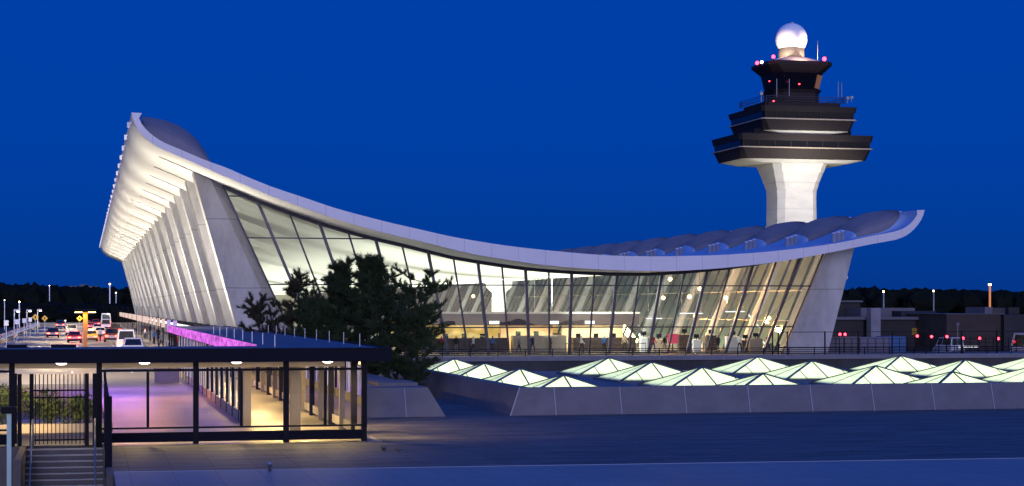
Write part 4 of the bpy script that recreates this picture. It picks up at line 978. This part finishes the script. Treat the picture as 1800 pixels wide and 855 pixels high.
# the brake lights throw red on the road
for u, v in ((131,604),(150,590),(163,582),(176,594),(170,577)):
    p = cpos(u, v); lamp('brake_glow', 'POINT', p + Vector((0,-1.6,.8)), None, 260, (1,.06,.04), shadow_soft_size=.2)

# people ---------------------------------------------------------------
def body_mesh(name, J, E, rad):
    me = bpy.data.meshes.new(name); me.from_pydata(J, E, []); ob = bpy.data.objects.new(name, me); COL.objects.link(ob)
    sk = ob.modifiers.new('s', 'SKIN'); ob.modifiers.new('d', 'SUBSURF').levels = 1
    for i, r_ in enumerate(rad): me.skin_vertices[0].data[i].radius = r_ if isinstance(r_, tuple) else (r_, r_)
    me.skin_vertices[0].data[0].use_root = True
    dg = bpy.context.evaluated_depsgraph_get(); out = bpy.data.meshes.new_from_object(ob.evaluated_get(dg)); bpy.data.objects.remove(ob); out.name = name
    return out
def pose(stride, arm, bag=0):
    J = [(0,0,.95),(0,0,1.15),(0,.01,1.38),(0,.01,1.50),(0,-.02,1.58),(0,-.02,1.70)]
    E = [(0,1),(1,2),(2,3),(3,4),(4,5)]; rd = [(.15,.11),(.135,.10),(.16,.10),(.055,.055),(.085,.10),(.075,.085)]
    for s in (-1, 1):
        o = len(J); st = stride*s
        J += [(s*.10,0,.88),(s*.105,st*.16-.02,.50),(s*.11,st*.34+.04,.09),(s*.12,st*.34-.10,.04)]; E += [(0,o),(o,o+1),(o+1,o+2),(o+2,o+3)]; rd += [.095,.065,.045,.04]
        o = len(J); a = -arm*s
        J += [(s*.19,.01,1.40),(s*.25,a*.12+.02,1.14),(s*.26,a*.28-.08,.90),(s*.26,a*.33-.12,.80)]; E += [(2,o),(o,o+1),(o+1,o+2),(o+2,o+3)]; rd += [.065,.05,.04,.042]
    me = body_mesh('person_body', J, E, rd)
    names = ['skin','hair','top','legs','shoe']
    for q in names: me.materials.append(None)
    for p in me.polygons:
        z = p.center.z; x = abs(p.center.x); y = p.center.y
        p.use_smooth = True
        if z > 1.66 or (z > 1.56 and y > .03): mi = 1
        elif z > 1.50: mi = 0
        elif x > .2 and z < .87: mi = 0
        elif z > .93 or x > .215: mi = 2
        elif z > .09: mi = 3
        else: mi = 4
        p.material_index = mi
    return me
POSES = [pose(0, .05), pose(.8, .8), pose(.25, -.4), pose(-.7, .6)]
skins = [mat('skin_light', (.52,.34,.25), .6), mat('skin_dark', (.16,.09,.06), .6)]
hairs = [mat('hair_dark', (.02,.015,.012), .6), mat('hair_brown', (.10,.06,.03), .6), mat('hair_grey', (.30,.29,.28), .6)]
cloth = {n_: mat('cloth_'+n_, c, .85) for n_, c in (('black',(.015,.015,.018)),('white',(.65,.65,.63)),('navy',(.02,.03,.08)),('red',(.35,.03,.03)),('grey',(.18,.18,.19)),('tan',(.36,.27,.17)),('yellow',(.65,.50,.03)),('blue',(.06,.14,.35)))}
shoe = mat('shoes_black', (.012,.012,.012), .5)
def person(loc, rz, pi, top, legs, label, group='people waiting along the kerb', sk=0, hr=0, h=1.0):
    o = bpy.data.objects.new('person', POSES[pi]); COL.objects.link(o); o.location = loc; o.rotation_euler = (0,0,rz); o.scale = (h,h,h)
    for i, m_ in enumerate((skins[sk], hairs[hr], cloth[top], cloth[legs], shoe)): o.material_slots[i].link = 'OBJECT'; o.material_slots[i].material = m_
    return tag(o, label, 'person', group)
def suitcase(loc, c, label):
    t = empty('suitcase', loc, label, 'suitcase', 'luggage on the kerb', local=True)
    f = MB(); f.box((-.22,-.13,.06),(.22,.13,.68)); f.build('case', cloth[c], t)
    f = MB(); f.bar((-.13,.1,.68),(-.13,.1,1.0),.02); f.bar((.13,.1,.68),(.13,.1,1.0),.02); f.bar((-.14,.1,1.0),(.14,.1,1.0),.03); f.build('handle', M['grey_steel'], t)
    for x in (-.16,.16): f = MB(); f.lathe((x,0,0), [(.05,0),(.05,.06)], 8); f.build('wheel', M['rubber'], t)
crowd = [(8.0,152,'navy','black','in navy top and black trousers'),(9.4,160,'yellow','navy','in a yellow vest and navy trousers'),(7.6,170,'white','grey','in white top and grey trousers'),(10.6,172,'black','black','dressed all in black'),
    (9.0,186,'red','black','in red jacket and black trousers'),(7.8,196,'grey','navy','in grey top and navy trousers'),(10.8,200,'white','black','in white shirt and black trousers'),(9.6,212,'black','tan','in black jacket and tan trousers'),
    (8.0,222,'blue','black','in blue jacket and black trousers'),(10.5,228,'tan','black','in tan coat and black trousers'),(9.2,240,'black','navy','in black top and navy trousers'),(7.9,252,'white','navy','in white top and navy trousers'),
    (10.2,262,'grey','black','in grey coat and black trousers'),(8.6,275,'red','navy','in red top and navy trousers'),(9.9,292,'navy','navy','dressed all in navy'),(8.1,310,'tan','navy','in tan jacket and navy trousers'),
    (9.8,330,'blue','navy','in blue top and navy trousers'),(8.8,352,'grey','grey','dressed all in grey'),(11.2,182,'navy','tan','in navy jacket and tan trousers'),(11.6,215,'red','grey','in red coat and grey trousers'),
    (11.0,245,'white','white','dressed all in white'),(11.4,280,'black','grey','in black coat and grey trousers')]
for i, (x, y, a, b, lab) in enumerate(crowd):
    person((x,y,.13), rnd.uniform(0,6.28), i % 4, a, b, f'person {lab} standing on the kerb pavement', sk=i % 5 == 3, hr=i % 3, h=rnd.uniform(.93,1.04))
for i, (x, y, c) in enumerate(((8.6,153,'black'),(8.5,171,'red'),(9.9,187,'navy'),(8.6,197,'grey'),(10.3,213,'blue'),(8.7,223,'tan'))):
    suitcase((x,y,.13), c, f'{c} upright suitcase beside the people at the kerb')
person((cpos(176,601)), .3, 1, 'white', 'black', 'person in white top walking between the taxi and the rust SUV', 'people on the road', 0, 0)
# people inside the hall
inh = [(1262,176,'black','black','dressed in black standing before the tall brown kiosk'),(1349,176,'black','navy','in black top and navy trousers by the right leaning column'),(1215,177,'white','navy','in white top inside the glass by the dark cabinet'),(1098,179,'tan','black','in tan top at the dark brown ticket counter'),
       (802,179,'black','grey','in black jacket before the yellow lit counter'),(936,178,'navy','black','in navy jacket before the beige counter'),(1320,180,'grey','navy','in grey jacket near the low brown kiosk'),(1148,177,'red','navy','in red top by the white slim kiosk')]
inh += [(776,178,'red','black','in red top at the left end of the yellow lit counter'),(832,177,'white','black','in white shirt queueing before the yellow lit counter'),(866,179,'blue','navy','in blue top right end of the yellow lit counter'),
       (912,177,'grey','black','in grey top left of the beige counter'),(968,178,'black','black','dressed in black before the beige counter'),(1022,178,'white','navy','in white top at the left of the dark brown counter'),(1062,177,'blue','black','in blue jacket at the middle of the dark brown counter'),
       (1168,176,'black','tan','in black top beside the wide beige desk'),(1238,178,'tan','grey','in tan coat between the short white kiosk and the tall brown one'),(1300,176,'white','black','in white shirt by the white box desk'),(1275,179,'blue','tan','in blue shirt and tan trousers near the white box desk'),
       (1195,184,'yellow','black','in yellow vest behind the red poster')]
for i, (u, Y, a, b, lab) in enumerate(inh):
    p = at(u, 620, Y); person((p.x,Y,.02), rnd.uniform(0,6.28), i % 4, a, b, f'person {lab}', 'people in the glazed hall', i % 4 == 2, i % 3)

# ------------------------------------------------------------------ airfield buildings on the right
def px_box(name, u0, u1, v0, v1, Y, depth, mt, label=None, cat=None, parent=None, zbase=None, group=None):
    a, b = at(u0, v0, Y), at(u1, v1, Y); f = MB(); zb = b.z if zbase is None else zbase
    zt = (at(u0,v0,Y).z + at(u1,v0,Y).z)/2
    f.box((a.x,Y,zb),(b.x,Y+depth,zt)); o = f.build(name, mt, parent)
    return tag(o, label, cat, group) if label else o
AB_W = mat('concourse_wall', (.022,.02,.022), .7, var=.25, scale=.3, stretch=(1,1,.3)); AB_P = mat('concourse_pale', (.11,.105,.12), .6, var=.15, scale=.5)
AB_B = mat('brown_brick', (.048,.034,.030), .8, var=.2, scale=.8)
p = at(1560,600,250); C1 = empty('concourse', (p.x,250,LOW), 'low dark concourse with pale roof edges right of the terminal', 'building')
px_box('wall', 1440, 1650, 563, 640, 250, 40, AB_W, parent=C1, zbase=LOW)
px_box('roof', 1440, 1664, 557.5, 562, 249, 42, AB_P, parent=C1)
px_box('upper_wall', 1440, 1512, 533, 557, 262, 30, AB_W, parent=C1, zbase=at(1500,557,262).z)
px_box('upper_roof', 1440, 1517, 528.5, 531.5, 261, 32, AB_P, parent=C1)
px_box('parapet', 1513, 1608, 541.5, 549, 256, 12, AB_P, parent=C1, zbase=at(1560,557.5,256).z)
px_box('stair_tower', 1531, 1548, 542, 592, 247, 1.5, mat('stair_tower_panels', (.20,.19,.22), .6, var=.2, scale=.6), parent=C1, zbase=LOW)
a = at(1588,547,252); b = at(1658,561,252); f = MB(); f.hull8([(a.x,252,b.z-.5),(b.x,252,b.z-.5),(b.x,258,b.z-.5),(a.x,258,b.z-.5)],[(a.x,253,a.z),(b.x-.8,253,a.z),(b.x-.8,258,a.z),(a.x,258,a.z)]); f.build('sloped_roof', AB_W, C1)
for u in (1605, 1613, 1645): 
    q = px_box('window', u, u+7, 577, 589, 249.6, .35, glow('dim_window', (1,.6,.2), .10), parent=C1)
p = at(1710,600,240); C2 = empty('service_building', (p.x,240,LOW), 'plain brown brick service block with plant on its roof', 'building')
px_box('wall', 1664, 1764, 552.5, 640, 240, 30, AB_B, parent=C2, zbase=LOW)
px_box('roof_plant', 1731, 1745, 540, 552, 244, 6, AB_P, parent=C2); px_box('roof_plant', 1746, 1772, 541.5, 552, 245, 6, M['frame_violet'], parent=C2); px_box('roof_plant', 1773, 1792, 540.5, 552, 244, 5, AB_W, parent=C2)
px_box('wing', 1765, 1880, 553.5, 640, 239, 30, AB_W, parent=C2, zbase=LOW)
px_box('roof_rim', 1662, 1766, 551.6, 552.6, 239.8, 30.4, AB_P, parent=C2)
px_box('barrier', 1456, 1508, 592, 620, 215, .5, AB_P, 'pale concrete barrier at the foot of the right leaning column', 'barrier', zbase=LOW)
px_box('equipment_block', 1512, 1562, 593, 618, 218, 3, mat('grey_violet', (.16,.15,.19), .7), 'grey violet block left of the blue container', 'equipment', zbase=LOW)
px_box('container', 1563, 1592, 592, 618, 219, 4, mat('container_blue', (.05,.14,.30), .6, var=.1, scale=1), 'blue container standing below the concourse', 'container', zbase=LOW)
q = at(1667,612,222); vt = car('van', (q.x,222,at(1667,616,222).z*0+LOW+.02), (.62,.63,.68), 'apron_white', 'pale van parked by the service block with its tail to the terrace', rz=R(0), lights=False); vt['group'] = 'vehicles by the service block'
q = at(1822,600,204); vt = car('bus', (q.x,204,LOW+.02), (.62,.62,.64), 'apron_bus', 'white bus cut off by the right picture edge', rz=R(0), lights=False); vt['group'] = 'vehicles by the service block'
for i, (u, v) in enumerate(((1701,610),)):
    p = at(u, v, 215); t = empty('light_strip', (p.x,215,LOW), 'row of bright light tubes on a low frame before the brown block', 'light')
    a, b = at(1683,610,215), at(1721,608.5,215); f = MB()
    for j in range(4): x0 = a.x+(b.x-a.x)*(j/4+.02); f.box((x0,215,a.z-.08),(x0+(b.x-a.x)*.2,215.1,a.z+.1))
    f.build('tube', M['sign_white'], t)
    f = MB(); f.bar((a.x,215.15,LOW),(a.x,215.15,a.z),.08); f.bar((b.x,215.15,LOW),(b.x,215.15,a.z),.08); f.bar((a.x,215.15,a.z),(b.x,215.15,a.z),.06); f.build('frame', M['black_steel'], t)
reds = [(1476.5,588),(1485.5,588),(1612.5,591),(1637.5,592),(1664.5,592),(1693,595),(1722,595),(1755,595.5)]
for i, (u, v) in enumerate(reds):
    p = at(u, v, 212); t = empty('red_light', (p.x,212,LOW), f'{(ORD+["seventh","eighth"])[i]} red signal light from the left on a thin post', 'signal light', 'red signal lights by the airfield')
    f = MB(); f.ball(p, .17, 10); f.build('lamp', M['red_lamp'], t)
    f = MB(); f.bar((p.x,212.2,LOW),(p.x,212.2,p.z+.2),.07); f.box((p.x-.25,212.18,p.z-.28),(p.x+.25,212.3,p.z+.28)); f.build('post', M['black_steel'], t)
p = at(1684,571,210); t = empty('square_sign', (p.x,210,LOW), 'small pale sign on a pole left of the brown brick block', 'sign')
f = MB(); f.box((p.x-.2,210,p.z-.2),(p.x+.2,210.05,p.z+.25)); f.build('board', AB_P, t); f = MB(); f.bar((p.x,210.08,LOW),(p.x,210.08,p.z),.06); f.build('post', M['grey_steel'], t)
# low fence behind the terrace
f = MB()
a, b = at(1455,603,205), at(1800,608,205)
for z in (0.2, .75): f.bar((a.x,205,z),(b.x,205,z),.05)
for i in range(26): x = a.x+(b.x-a.x)*i/25; f.bar((x,205,LOW),(x,205,.8),.06)
tag(f.build('pipe_fence', M['fascia_dark']), 'thin pipe fence behind the terrace on the airfield side', 'fence')
# dome camera on the right column
p = at(1486,486,171.6); f = MB(); f.ball(p-Vector((0,0,.1)), .28, 12); f.bar(p+Vector((-.9,0,.22)), p+Vector((0,0,.22)), .08); f.bar(p+Vector((0,0,.25)), p, .1); tag(f.build('security_camera', M['white_paint']), 'white dome camera on an arm off the right leaning column', 'camera')

# ------------------------------------------------------------------ far woods and masts
def wood(name, u0, u1, D0, D1, vt, n, seed):
    rr = random.Random(seed); f = MB()
    bm = bmesh.new(); bmesh.ops.create_icosphere(bm, subdivisions=2, radius=1); bv = [v.co.copy() for v in bm.verts]; bf = [tuple(v.index for v in q.verts) for q in bm.faces]; bm.free()
    for _ in range(n):
        u = rr.uniform(u0, u1); D = rr.uniform(D0, D1); p = dist(u, D, vt(u) + rr.uniform(-1,9)*(1 if rr.random() > .2 else .3)); h = p.z - LOW; r_ = rr.uniform(3.5,6.5)
        c = Vector((p.x,p.y,p.z - h*.42)); sc = Vector((r_, r_, h*.45)); ph = rr.uniform(0,99)
        f.add([c + Vector((q.x*sc.x, q.y*sc.y, q.z*sc.z)) * 1.0 + Vector((rr.gauss(0,.16)*r_, rr.gauss(0,.16)*r_, rr.gauss(0,.035)*h)) for q in bv], bf)
        f.tube([(p.x,p.y,LOW),(p.x,p.y,p.z-h*.5)], .4, 5)
    return f.build(name, M['forest'])
vl = curve([(-300,498),(0,499),(40,502),(90,504),(150,507),(200,508),(300,508),(900,512)])
vr = curve([(900,514),(1400,514),(1480,512),(1530,505),(1560,511),(1640,509),(1700,511),(1800,514),(2300,512)])
tag(wood('woods', -350, 640, 760, 1000, vl, 900, 3), kind='stuff'); tag(wood('woods', 900, 2300, 760, 1000, vr, 900, 4), kind='stuff')
tag(wood('woods', -350, 300, 560, 640, curve([(-300,530),(120,534),(300,538)]), 260, 6), kind='stuff')
p = dist(150,1040,503); f = MB(); f.box((p.x-9,p.y,LOW),(p.x+7,p.y+14,p.z)); f.box((p.x+9,p.y+3,LOW),(p.x+17,p.y+12,p.z-1.2)); f.box((p.x-3,p.y+2,p.z-.01),(p.x+1,p.y+6,p.z+.9))
tag(f.build('warehouse', AB_P), 'pale flat roofed building above the far woods on the left', 'building')
masts = [(193,500,700,.6,'tall mast with a warm lamp by the leaning columns, left horizon'),(34,531,330,.28,'orange lamp on a mast above the square signs'),(1553,513,520,.55,'left one of two short warm masts in the right woods'),(1641,512,520,.5,'right one of two short warm masts in the right woods'),
         (115,564,420,.22,'small white lamp post beyond the far charcoal car'),(87,502.5,700,.35,'faint white lamp on the left wood skyline'),(204,515,620,.4,'low white lamp under the tall mast by the columns'),(8,528,500,.25,'dim lamp at the left picture edge')]
for u, v, D, r_, lab in masts:
    p = dist(u, D, v); t = empty('light_mast', (p.x,p.y,LOW), lab, 'light mast', 'light masts in the distance')
    f = MB(); f.ball(p, r_*.55, 10); f.build('lamp', M['warm_lamp'] if 'warm' in lab or 'orange' in lab else M['white_lamp'], t)
    f = MB(); f.bar((p.x,p.y,LOW),(p.x,p.y,p.z+.1),.2*r_/.3); f.build('mast', M['grey_steel'], t)
p = dist(1740,300,502); t = empty('light_mast', (p.x,p.y,LOW), 'orange glowing vertical mast above the service block', 'light mast')
f = MB(); f.bar((p.x,p.y,LOW),(p.x,p.y,p.z),.24); f.build('mast', mat('orange_mast', (.6,.25,.08), .5, emit=(1,.35,.12), estr=.5), t)
f = MB(); f.box((p.x-.18,p.y-.15,p.z),(p.x+.18,p.y+.15,p.z+.25)); f.build('lamp', M['warm_lamp'], t)
